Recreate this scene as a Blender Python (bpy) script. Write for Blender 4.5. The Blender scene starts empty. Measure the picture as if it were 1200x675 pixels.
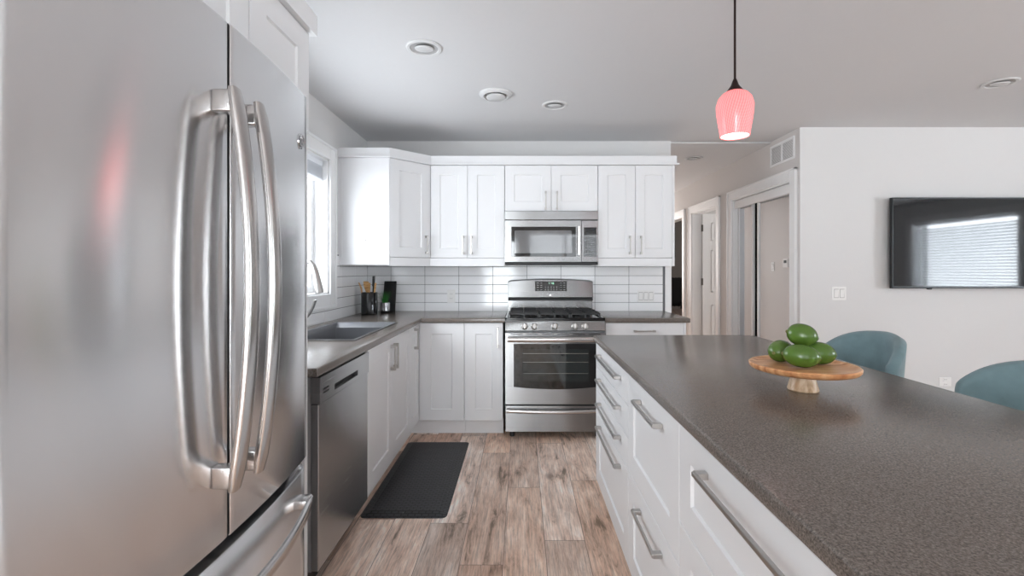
import bpy, bmesh, math, random
from mathutils import Vector, Matrix, Euler

S = bpy.context.scene
COL = S.collection
PI = math.pi
R = math.radians
random.seed(7)

# ------------------------------------------------------------------ camera, light, exposure
CZ = 1.279
F = 550.0
cam_d = bpy.data.cameras.new('camera')
cam = bpy.data.objects.new('camera', cam_d)
COL.objects.link(cam)
cam.location = (0, 0, CZ)
cam.rotation_euler = (PI/2, 0, 0)
cam_d.sensor_width = 36
cam_d.lens = F/1200*36
cam_d.shift_x = -11/1200
cam_d.shift_y = -20.5/1200
cam_d.clip_start = 0.02
S.camera = cam

S.view_settings.view_transform = 'Standard'
S.view_settings.look = 'None'
S.view_settings.gamma = 1
S.view_settings.use_curve_mapping = False
S.view_settings.exposure = 0.06
try:
    S.cycles.use_denoising = True
    S.cycles.max_bounces = 10
    S.cycles.diffuse_bounces = 6
    S.cycles.sample_clamp_indirect = 8
except Exception:
    pass

w = bpy.data.worlds.new('sky')
S.world = w
w.use_nodes = True
w.node_tree.nodes['Background'].inputs[0].default_value = (0.86, 0.93, 1.0, 1)
w.node_tree.nodes['Background'].inputs[1].default_value = 1.3


def area(name, loc, rot, sx, sy, power, col=(1, 1, 1)):
    l = bpy.data.lights.new(name, 'AREA')
    l.shape = 'RECTANGLE'
    l.size, l.size_y = sx, sy
    l.energy = power
    l.color = col
    o = bpy.data.objects.new(name, l)
    o.location = loc
    o.rotation_euler = rot
    COL.objects.link(o)
    return o


# daylight through the windows, with added fill lamps on the south side
area('daylight_sink_window', (-1.60, 2.68, 1.58), (0, R(-88), 0), 0.94, 1.44, 38, (0.88, 0.94, 1.0))
area('fill_front', (-0.60, -3.30, 1.0), (R(90), 0, 0), 1.2, 1.9, 120, (0.90, 0.96, 1.0))  # added frontal fill lamp, shining through an invented opening
area('daylight_patio', (1.0, -3.35, 1.2), (R(105), 0, 0), 2.0, 2.2, 110, (0.92, 0.965, 1.0))
area('daylight_living', (7.2, 0.2, 1.45), (0, R(90), 0), 1.5, 2.0, 340, (0.86, 0.94, 1.0))
area('fill_living_south', (5.0, -3.35, 1.3), (R(105), 0, 0), 2.4, 2.0, 22, (0.92, 0.965, 1.0))  # added fill lamp outside an extra unseen window
area('fill_living_upward', (5.0, -3.6, 0.3), (R(135), 0, 0), 2.4, 0.8, 80, (0.90, 0.96, 1.0))  # added upward fill lamp that brightens the ceiling
# added fill lamps without windows: hall's far end and rooms off the hall
area('fill_hall_end', (1.8, 9.6, 1.6), (R(-90), 0, 0), 0.8, 1.4, 58, (1.0, 0.985, 0.97))
area('fill_small_room', (4.5, 5.8, 1.5), (0, R(90), 0), 1.2, 0.8, 28, (1.0, 0.985, 0.97))
area('fill_far_room', (4.5, 8.0, 1.5), (0, R(90), 0), 1.2, 1.2, 10, (1.0, 0.97, 0.94))


# ------------------------------------------------------------------ materials
def newmat(name):
    m = bpy.data.materials.new(name)
    m.use_nodes = True
    nt = m.node_tree
    b = nt.nodes['Principled BSDF']
    return m, nt, b


def srgb(r, g, b):
    f = lambda c: (c/255/12.92) if c/255 <= 0.04045 else ((c/255+0.055)/1.055)**2.4
    return (f(r), f(g), f(b), 1)


def N(nt, t, **kw):
    n = nt.nodes.new(t)
    for k, v in kw.items():
        setattr(n, k, v)
    return n


def simple(name, col, rough=0.5, metal=0.0, noise=0.0, nscale=30, bump=0.0, spec=None, coat=0.0, aniso=0.0, sheen=0.0):
    """A principled material whose colour is varied a little by a noise texture."""
    m, nt, b = newmat(name)
    b.inputs['Roughness'].default_value = rough
    b.inputs['Metallic'].default_value = metal
    if spec is not None:
        b.inputs['Specular IOR Level'].default_value = spec
    if coat:
        b.inputs['Coat Weight'].default_value = coat
        b.inputs['Coat Roughness'].default_value = 0.05
    if sheen:
        b.inputs['Sheen Weight'].default_value = sheen
    tc = N(nt, 'ShaderNodeTexCoord')
    no = N(nt, 'ShaderNodeTexNoise')
    no.inputs['Scale'].default_value = nscale
    no.inputs['Detail'].default_value = 4
    nt.links.new(tc.outputs['Object'], no.inputs['Vector'])
    mx = N(nt, 'ShaderNodeMix', data_type='RGBA')
    c = Vector(col[:3])
    mx.inputs[6].default_value = (*(c*(1-noise)), 1)
    mx.inputs[7].default_value = (*[min(1, x) for x in c*(1+noise)], 1)
    nt.links.new(no.outputs['Fac'], mx.inputs[0])
    nt.links.new(mx.outputs[2], b.inputs['Base Color'])
    if bump:
        bp = N(nt, 'ShaderNodeBump')
        bp.inputs['Strength'].default_value = bump
        bp.inputs['Distance'].default_value = 0.002
        nt.links.new(no.outputs['Fac'], bp.inputs['Height'])
        nt.links.new(bp.outputs['Normal'], b.inputs['Normal'])
    return m


def steel(name, col, rough=0.28, aniso=0.7, scale=(4, 4, 420), rot=0.0, bump=0.03):
    """Brushed stainless steel: grain runs horizontally, reflections smear vertically."""
    m, nt, b = newmat(name)
    b.inputs['Metallic'].default_value = 1
    b.inputs['Anisotropic'].default_value = aniso
    b.inputs['Anisotropic Rotation'].default_value = rot
    tg = N(nt, 'ShaderNodeTangent', direction_type='RADIAL', axis='Z')
    nt.links.new(tg.outputs[0], b.inputs['Tangent'])
    ge = N(nt, 'ShaderNodeNewGeometry')
    mp = N(nt, 'ShaderNodeMapping')
    mp.inputs['Scale'].default_value = scale
    no = N(nt, 'ShaderNodeTexNoise')
    no.inputs['Scale'].default_value = 1
    no.inputs['Detail'].default_value = 3
    nt.links.new(ge.outputs['Position'], mp.inputs[0])
    nt.links.new(mp.outputs[0], no.inputs['Vector'])
    mr = N(nt, 'ShaderNodeMapRange')
    mr.inputs[3].default_value = rough-0.006
    mr.inputs[4].default_value = rough+0.008
    nt.links.new(no.outputs['Fac'], mr.inputs[0])
    nt.links.new(mr.outputs[0], b.inputs['Roughness'])
    mx = N(nt, 'ShaderNodeMix', data_type='RGBA')
    c = Vector(col[:3])
    mx.inputs[6].default_value = (*(c*0.985), 1)
    mx.inputs[7].default_value = (*[min(1, x) for x in c*1.015], 1)
    nt.links.new(no.outputs['Fac'], mx.inputs[0])
    nt.links.new(mx.outputs[2], b.inputs['Base Color'])
    bp = N(nt, 'ShaderNodeBump')
    bp.inputs['Strength'].default_value = bump
    bp.inputs['Distance'].default_value = 0.001
    nt.links.new(no.outputs['Fac'], bp.inputs['Height'])
    nt.links.new(bp.outputs['Normal'], b.inputs['Normal'])
    return m


def mat_floor():
    m, nt, b = newmat('oak_plank_floor')
    L = nt.links.new
    ge = N(nt, 'ShaderNodeNewGeometry')
    sp = N(nt, 'ShaderNodeSeparateXYZ')
    L(ge.outputs['Position'], sp.inputs[0])

    def M(op, a, c=None, d=None):
        n = N(nt, 'ShaderNodeMath', operation=op)
        for i, v in enumerate((a, c, d)):
            if v is None:
                continue
            if isinstance(v, (int, float)):
                n.inputs[i].default_value = v
            else:
                L(v, n.inputs[i])
        return n.outputs[0]
    PW, PL = 0.19, 1.25
    xs = M('DIVIDE', M('ADD', sp.outputs[0], 20.03), PW)
    row = M('FLOOR', xs)
    fx = M('FRACT', xs)
    wn1 = N(nt, 'ShaderNodeTexWhiteNoise', noise_dimensions='1D')
    L(row, wn1.inputs['W'])
    ys = M('ADD', M('DIVIDE', M('ADD', sp.outputs[1], 20), PL), wn1.outputs['Value'])
    colr = M('FLOOR', ys)
    fy = M('FRACT', ys)
    cb = N(nt, 'ShaderNodeCombineXYZ')
    L(row, cb.inputs[0]); L(colr, cb.inputs[1])
    wn = N(nt, 'ShaderNodeTexWhiteNoise', noise_dimensions='2D')
    L(cb.outputs[0], wn.inputs['Vector'])
    rnd = wn.outputs['Value']
    # grain
    mp = N(nt, 'ShaderNodeMapping')
    mp.inputs['Scale'].default_value = (9, 2.0, 1)
    L(ge.outputs['Position'], mp.inputs[0])
    g1 = N(nt, 'ShaderNodeTexNoise', noise_dimensions='4D')
    g1.inputs['Scale'].default_value = 1.6
    g1.inputs['Detail'].default_value = 9
    g1.inputs['Roughness'].default_value = 0.66
    g1.inputs['Distortion'].default_value = 0.5
    L(mp.outputs[0], g1.inputs['Vector'])
    L(M('MULTIPLY', rnd, 37.0), g1.inputs['W'])
    mp2 = N(nt, 'ShaderNodeMapping')
    mp2.inputs['Scale'].default_value = (60, 3.0, 1)
    L(ge.outputs['Position'], mp2.inputs[0])
    g2 = N(nt, 'ShaderNodeTexNoise', noise_dimensions='4D')
    g2.inputs['Scale'].default_value = 2.4
    g2.inputs['Detail'].default_value = 6
    g2.inputs['Roughness'].default_value = 0.7
    L(mp2.outputs[0], g2.inputs['Vector'])
    L(M('MULTIPLY', rnd, 91.0), g2.inputs['W'])
    # knots
    mp3 = N(nt, 'ShaderNodeMapping')
    mp3.inputs['Scale'].default_value = (4.2, 2.0, 1)
    L(ge.outputs['Position'], mp3.inputs[0])
    vo = N(nt, 'ShaderNodeTexVoronoi')
    vo.inputs['Scale'].default_value = 1.0
    L(mp3.outputs[0], vo.inputs['Vector'])
    kn = N(nt, 'ShaderNodeMapRange', interpolation_type='SMOOTHSTEP')
    kn.inputs[1].default_value = 0.02
    kn.inputs[2].default_value = 0.16
    kn.inputs[3].default_value = 1
    kn.inputs[4].default_value = 0
    L(vo.outputs['Distance'], kn.inputs[0])
    r1 = N(nt, 'ShaderNodeValToRGB')
    e = r1.color_ramp.elements
    e[0].position = 0.35; e[0].color = srgb(124, 110, 96)
    e[1].position = 0.66; e[1].color = srgb(236, 230, 225)
    x = e.new(0.43); x.color = srgb(196, 175, 161)
    x = e.new(0.55); x.color = srgb(218, 204, 193)
    L(g1.outputs['Fac'], r1.inputs[0])
    # per plank tone
    tone = N(nt, 'ShaderNodeValToRGB')
    e = tone.color_ramp.elements
    e[0].position = 0.0; e[0].color = srgb(214, 192, 178)
    e[1].position = 1.0; e[1].color = srgb(246, 244, 243)
    x = e.new(0.35); x.color = srgb(216, 210, 206)
    x = e.new(0.7); x.color = srgb(244, 226, 212)
    L(rnd, tone.inputs[0])
    mul = N(nt, 'ShaderNodeMix', data_type='RGBA', blend_type='MULTIPLY')
    mul.inputs[0].default_value = 1
    L(r1.outputs[0], mul.inputs[6]); L(tone.outputs[0], mul.inputs[7])
    fine = N(nt, 'ShaderNodeMix', data_type='RGBA', blend_type='MULTIPLY')
    fr = N(nt, 'ShaderNodeMapRange')
    fr.inputs[1].default_value = 0.36; fr.inputs[2].default_value = 0.56
    fr.inputs[3].default_value = 0.94; fr.inputs[4].default_value = 1.72
    L(g2.outputs['Fac'], fr.inputs[0])
    fc = N(nt, 'ShaderNodeCombineColor')
    for i in range(3):
        L(fr.outputs[0], fc.inputs[i])
    fine.inputs[0].default_value = 0.85
    L(mul.outputs[2], fine.inputs[6]); L(fc.outputs[0], fine.inputs[7])
    km = N(nt, 'ShaderNodeMix', data_type='RGBA')
    km.inputs[7].default_value = srgb(74, 52, 42)
    L(M('MULTIPLY', kn.outputs[0], M('MULTIPLY', g2.outputs['Fac'], 1.1)), km.inputs[0])
    L(fine.outputs[2], km.inputs[6])
    # seams
    ex = M('MINIMUM', fx, M('SUBTRACT', 1.0, fx))
    ey = M('MINIMUM', fy, M('SUBTRACT', 1.0, fy))
    sx = M('LESS_THAN', ex, 0.008)
    sy = M('LESS_THAN', ey, 0.0013)
    seam = M('MAXIMUM', sx, sy)
    sm = N(nt, 'ShaderNodeMix', data_type='RGBA')
    sm.inputs[7].default_value = srgb(92, 74, 64)
    L(M('MULTIPLY', seam, 0.75), sm.inputs[0])
    L(km.outputs[2], sm.inputs[6])
    L(sm.outputs[2], b.inputs['Base Color'])
    b.inputs['Roughness'].default_value = 0.42
    bp = N(nt, 'ShaderNodeBump')
    bp.inputs['Strength'].default_value = 0.25
    bp.inputs['Distance'].default_value = 0.001
    L(M('SUBTRACT', g2.outputs['Fac'], M('MULTIPLY', seam, 0.8)), bp.inputs['Height'])
    L(bp.outputs['Normal'], b.inputs['Normal'])
    return m


def mat_counter():
    m, nt, b = newmat('speckled_laminate')
    L = nt.links.new
    ge = N(nt, 'ShaderNodeNewGeometry')
    n1 = N(nt, 'ShaderNodeTexNoise')
    n1.inputs['Scale'].default_value = 270
    n1.inputs['Detail'].default_value = 3
    n1.inputs['Roughness'].default_value = 0.75
    L(ge.outputs['Position'], n1.inputs['Vector'])
    rp = N(nt, 'ShaderNodeValToRGB')
    e = rp.color_ramp.elements
    e[0].position = 0.34; e[0].color = srgb(70, 63, 59)
    e[1].position = 0.70; e[1].color = srgb(144, 134, 125)
    x = e.new(0.47); x.color = srgb(101, 93, 87)
    x = e.new(0.58); x.color = srgb(119, 110, 103)
    L(n1.outputs['Fac'], rp.inputs[0])
    v = N(nt, 'ShaderNodeTexVoronoi')
    v.inputs['Scale'].default_value = 150
    L(ge.outputs['Position'], v.inputs['Vector'])
    lt = N(nt, 'ShaderNodeMath', operation='LESS_THAN')
    lt.inputs[1].default_value = 0.17
    L(v.outputs['Distance'], lt.inputs[0])
    mm = N(nt, 'ShaderNodeMath', operation='MULTIPLY')
    mm.inputs[1].default_value = 0.4
    L(lt.outputs[0], mm.inputs[0])
    mx = N(nt, 'ShaderNodeMix', data_type='RGBA')
    mx.inputs[7].default_value = srgb(152, 142, 134)
    L(mm.outputs[0], mx.inputs[0])
    L(rp.outputs[0], mx.inputs[6])
    L(mx.outputs[2], b.inputs['Base Color'])
    b.inputs['Roughness'].default_value = 0.22
    b.inputs['Specular IOR Level'].default_value = 0.5
    bp = N(nt, 'ShaderNodeBump')
    bp.inputs['Strength'].default_value = 0.12
    bp.inputs['Distance'].default_value = 0.0006
    L(n1.outputs['Fac'], bp.inputs['Height'])
    L(bp.outputs['Normal'], b.inputs['Normal'])
    return m


def mat_wood(name, c0, c1, c2, scale=9, seg=True, stretch=(1, 7, 1), rough=0.4):
    m, nt, b = newmat(name)
    L = nt.links.new
    tc = N(nt, 'ShaderNodeTexCoord')
    mp = N(nt, 'ShaderNodeMapping')
    mp.inputs['Scale'].default_value = stretch
    L(tc.outputs['Object'], mp.inputs[0])
    n = N(nt, 'ShaderNodeTexNoise')
    n.inputs['Scale'].default_value = scale
    n.inputs['Detail'].default_value = 6
    n.inputs['Distortion'].default_value = 1.0
    L(mp.outputs[0], n.inputs['Vector'])
    rp = N(nt, 'ShaderNodeValToRGB')
    e = rp.color_ramp.elements
    e[0].position = 0.33; e[0].color = c0
    e[1].position = 0.68; e[1].color = c2
    x = e.new(0.5); x.color = c1
    L(n.outputs['Fac'], rp.inputs[0])
    L(rp.outputs[0], b.inputs['Base Color'])
    b.inputs['Roughness'].default_value = rough
    return m


def mat_glass(name, tint=(1, 1, 1, 1)):
    m = bpy.data.materials.new(name)
    m.use_nodes = True
    nt = m.node_tree
    nt.nodes.clear()
    o = N(nt, 'ShaderNodeOutputMaterial')
    t = N(nt, 'ShaderNodeBsdfTransparent')
    t.inputs[0].default_value = tint
    g = N(nt, 'ShaderNodeBsdfGlossy')
    g.inputs['Roughness'].default_value = 0.01
    lw = N(nt, 'ShaderNodeLayerWeight')
    pw = N(nt, 'ShaderNodeMath', operation='POWER')
    pw.inputs[1].default_value = 5
    nt.links.new(lw.outputs['Facing'], pw.inputs[0])
    f = N(nt, 'ShaderNodeMath', operation='MULTIPLY_ADD')
    f.inputs[1].default_value = 0.9
    f.inputs[2].default_value = 0.04
    nt.links.new(pw.outputs[0], f.inputs[0])
    mx = N(nt, 'ShaderNodeMixShader')
    nt.links.new(f.outputs[0], mx.inputs[0])
    nt.links.new(t.outputs[0], mx.inputs[1])
    nt.links.new(g.outputs[0], mx.inputs[2])
    nt.links.new(mx.outputs[0], o.inputs[0])
    return m


def mat_shade():
    """Lit pink art glass with a swirl of fine threads."""
    m, nt, b = newmat('lit_pink_glass')
    L = nt.links.new
    tc = N(nt, 'ShaderNodeTexCoord')
    sp = N(nt, 'ShaderNodeSeparateXYZ')
    L(tc.outputs['Object'], sp.inputs[0])
    at = N(nt, 'ShaderNodeMath', operation='ARCTAN2')
    L(sp.outputs[1], at.inputs[0]); L(sp.outputs[0], at.inputs[1])
    def wave(k_ang, k_z):
        za = N(nt, 'ShaderNodeMath', operation='MULTIPLY')
        za.inputs[1].default_value = k_ang
        L(at.outputs[0], za.inputs[0])
        zz = N(nt, 'ShaderNodeMath', operation='MULTIPLY_ADD')
        zz.inputs[1].default_value = k_z
        L(sp.outputs[2], zz.inputs[0]); L(za.outputs[0], zz.inputs[2])
        si_ = N(nt, 'ShaderNodeMath', operation='SINE')
        L(zz.outputs[0], si_.inputs[0])
        return si_
    w1, w2 = wave(22, 620), wave(-22, 800)
    si = N(nt, 'ShaderNodeMath', operation='MULTIPLY')
    L(w1.outputs[0], si.inputs[0]); L(w2.outputs[0], si.inputs[1])
    mr = N(nt, 'ShaderNodeMapRange')
    mr.inputs[1].default_value = -1; mr.inputs[2].default_value = 1
    L(si.outputs[0], mr.inputs[0])
    mx = N(nt, 'ShaderNodeMix', data_type='RGBA')
    mx.inputs[6].default_value = srgb(236, 88, 96)
    mx.inputs[7].default_value = srgb(253, 142, 138)
    L(mr.outputs[0], mx.inputs[0])
    L(mx.outputs[2], b.inputs['Base Color'])
    L(mx.outputs[2], b.inputs['Emission Color'])
    b.inputs['Emission Strength'].default_value = 1.0
    b.inputs['Roughness'].default_value = 0.12
    b.inputs['Transmission Weight'].default_value = 0.0
    return m


def mat_blind():
    m, nt, b = newmat('white_translucent_blind')
    b.inputs['Base Color'].default_value = srgb(240, 241, 243)
    b.inputs['Roughness'].default_value = 0.5
    t = N(nt, 'ShaderNodeBsdfTranslucent')
    t.inputs[0].default_value = srgb(240, 241, 243)
    mx = N(nt, 'ShaderNodeMixShader')
    mx.inputs[0].default_value = 0.4
    nt.links.new(b.outputs[0], mx.inputs[1])
    nt.links.new(t.outputs[0], mx.inputs[2])
    nt.links.new(mx.outputs[0], nt.nodes['Material Output'].inputs[0])
    return m


def emit(name, col, s):
    m, nt, b = newmat(name)
    b.inputs['Base Color'].default_value = (*col[:3], 1)
    b.inputs['Emission Color'].default_value = (*col[:3], 1)
    b.inputs['Emission Strength'].default_value = s
    return m


def mat_mat():
    m, nt, b = newmat('woven_black_rubber')
    L = nt.links.new
    ge = N(nt, 'ShaderNodeNewGeometry')
    br = N(nt, 'ShaderNodeTexBrick')
    br.inputs['Scale'].default_value = 14
    br.inputs['Mortar Size'].default_value = 0.05
    br.inputs['Color1'].default_value = (1, 1, 1, 1)
    br.inputs['Color2'].default_value = (0.75, 0.75, 0.75, 1)
    br.inputs['Mortar'].default_value = (0, 0, 0, 1)
    L(ge.outputs['Position'], br.inputs['Vector'])
    bw = N(nt, 'ShaderNodeRGBToBW')
    L(br.outputs[0], bw.inputs[0])
    mx = N(nt, 'ShaderNodeMix', data_type='RGBA')
    mx.inputs[6].default_value = srgb(20, 20, 21)
    mx.inputs[7].default_value = srgb(60, 60, 64)
    L(bw.outputs[0], mx.inputs[0])
    no = N(nt, 'ShaderNodeTexNoise')
    no.inputs['Scale'].default_value = 70
    L(ge.outputs['Position'], no.inputs['Vector'])
    gt = N(nt, 'ShaderNodeMath', operation='GREATER_THAN')
    gt.inputs[1].default_value = 0.735
    L(no.outputs['Fac'], gt.inputs[0])
    m2 = N(nt, 'ShaderNodeMix', data_type='RGBA')
    m2.inputs[7].default_value = srgb(120, 118, 116)
    L(gt.outputs[0], m2.inputs[0]); L(mx.outputs[2], m2.inputs[6])
    L(m2.outputs[2], b.inputs['Base Color'])
    b.inputs['Roughness'].default_value = 0.45
    bp = N(nt, 'ShaderNodeBump')
    bp.inputs['Strength'].default_value = 1.0
    bp.inputs['Distance'].default_value = 0.004
    L(bw.outputs[0], bp.inputs['Height'])
    L(bp.outputs['Normal'], b.inputs['Normal'])
    return m


MT = dict(
    wall=simple('painted_wall', srgb(216, 215, 214), 0.7, noise=0.01, nscale=60, bump=0.04),
    hall_wall=simple('painted_hall_wall', srgb(214, 209, 206), 0.7, noise=0.01, nscale=60, bump=0.04),
    ceil=simple('painted_ceiling', srgb(212, 212, 213), 0.85, noise=0.012, nscale=45, bump=0.08),
    trim=simple('white_trim', srgb(236, 236, 236), 0.35, noise=0.005),
    cab=simple('white_cabinet_paint', srgb(226, 226, 227), 0.33, noise=0.004),
    tile=simple('white_glazed_tile', srgb(243, 243, 244), 0.08, noise=0.006, nscale=8, bump=0.02),
    fixture=simple('off_white_fixture', srgb(214, 214, 214), 0.5, noise=0.005),
    baffle=simple('grey_baffle', srgb(176, 176, 176), 0.6, noise=0.02),
    grout=simple('dark_grout', srgb(112, 112, 114), 0.9, noise=0.08, nscale=80),
    floor=mat_floor(), counter=mat_counter(),
    steel=steel('brushed_stainless', (0.28, 0.28, 0.28), rough=0.27, aniso=0.9, rot=0.25, bump=0.004),
    dwsteel=steel('dishwasher_stainless', (0.5, 0.5, 0.5), rough=0.27, aniso=0.9, rot=0.25, bump=0.0),
    fridge=steel('fridge_stainless', (0.80, 0.805, 0.815), rough=0.20, aniso=1.0, rot=0.25, bump=0.0),
    handle=simple('satin_nickel', srgb(184, 181, 178), 0.30, metal=1.0, noise=0.03, nscale=40),
    fhandle=simple('polished_stainless', srgb(200, 197, 195), 0.22, metal=1.0, noise=0.02, nscale=12),
    chrome=simple('chrome', srgb(225, 226, 228), 0.07, metal=1.0, noise=0.01),
    black=simple('gloss_black', srgb(14, 14, 15), 0.12, noise=0.1),
    glass_black=simple('black_glass', srgb(10, 10, 11), 0.04, noise=0.05, spec=0.75),
    mblack=simple('matte_black', srgb(24, 24, 25), 0.5, noise=0.12),
    iron=simple('cast_iron', srgb(38, 38, 39), 0.45, noise=0.2, nscale=120, bump=0.2),
    gasket=simple('dark_gasket', srgb(22, 21, 21), 0.7, noise=0.1),
    body=simple('grey_appliance_body', srgb(150, 150, 152), 0.45, noise=0.03),
    sink=simple('grey_sink', srgb(112, 113, 116), 0.22, noise=0.08, nscale=200, metal=0.2),
    mat=mat_mat(),
    glass=mat_glass('window_glass'),
    mirror=simple('mirror_glass', srgb(205, 207, 210), 0.015, metal=1.0, noise=0.003),
    blind=mat_blind(),
    plate=simple('white_plastic_plate', srgb(235, 234, 232), 0.3, noise=0.004),
    plateline=simple('plate_shadow_gap', srgb(150, 148, 146), 0.6, noise=0.02),
    velvet=simple('teal_velvet', srgb(110, 133, 138), 0.85, noise=0.26, nscale=16, bump=0.15, sheen=0.2),
    lime=simple('green_rind', srgb(78, 108, 40), 0.24, noise=0.36, nscale=13, bump=0.12),
    stem=simple('dry_stem', srgb(110, 110, 60), 0.7, noise=0.2),
    acacia=mat_wood('acacia_wood', srgb(168, 104, 62), srgb(214, 156, 108), srgb(238, 196, 154), 5, stretch=(1.2, 7, 1.2)),
    palewood=mat_wood('pale_mango_wood', srgb(178, 140, 104), srgb(214, 184, 150), srgb(232, 210, 182), 8, stretch=(5, 5, 1.2)),
    bamboo=mat_wood('bamboo', srgb(196, 144, 88), srgb(220, 172, 114), srgb(234, 196, 142), 8, stretch=(3, 3, 20)),
    bronze=simple('dark_bronze', srgb(52, 36, 34), 0.35, metal=0.7, noise=0.1),
    shade=mat_shade(),
    bulb=emit('lit_bulb', (1.0, 0.86, 0.74), 14.0),
    diffuser=emit('lit_diffuser', (1.0, 0.93, 0.88), 6.0),
    lens=simple('frosted_lens', srgb(210, 210, 210), 0.35, noise=0.01),
    tv=simple('tv_screen', srgb(20, 22, 25), 0.05, noise=0.05, spec=0.5),
    tvframe=simple('tv_bezel', srgb(34, 36, 38), 0.3, noise=0.05, metal=0.4),
    grass=simple('grass_leaf', srgb(44, 128, 46), 0.45, noise=0.35, nscale=60),
    silver=simple('silver_pot', srgb(190, 190, 192), 0.16, metal=1.0, noise=0.05),
    key=simple('dim_key', srgb(110, 110, 112), 0.4, noise=0.05),
    display=emit('range_display_digits', (0.55, 0.95, 0.75), 0.9),
    legend=simple('grey_legend', srgb(168, 168, 168), 0.5, noise=0.05),
    ovenglass=simple('oven_glass', srgb(26, 33, 33), 0.06, noise=0.15, nscale=5, spec=0.8),
    mwscreen=simple('microwave_screen', srgb(70, 70, 72), 0.08, noise=0.06, spec=1.0, coat=1.0),
    hinge=simple('hinge_nickel', srgb(120, 116, 112), 0.4, metal=1.0, noise=0.05),
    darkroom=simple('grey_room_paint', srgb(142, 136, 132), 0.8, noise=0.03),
    closet=simple('closet_dark', srgb(30, 29, 29), 0.9, noise=0.1),
    cloth_t=simple('taupe_cloth', srgb(140, 124, 116), 0.9, noise=0.2, nscale=60, bump=0.4),
    cloth_b=simple('black_cloth', srgb(26, 25, 27), 0.9, noise=0.3, nscale=60, bump=0.4),
)


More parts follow.
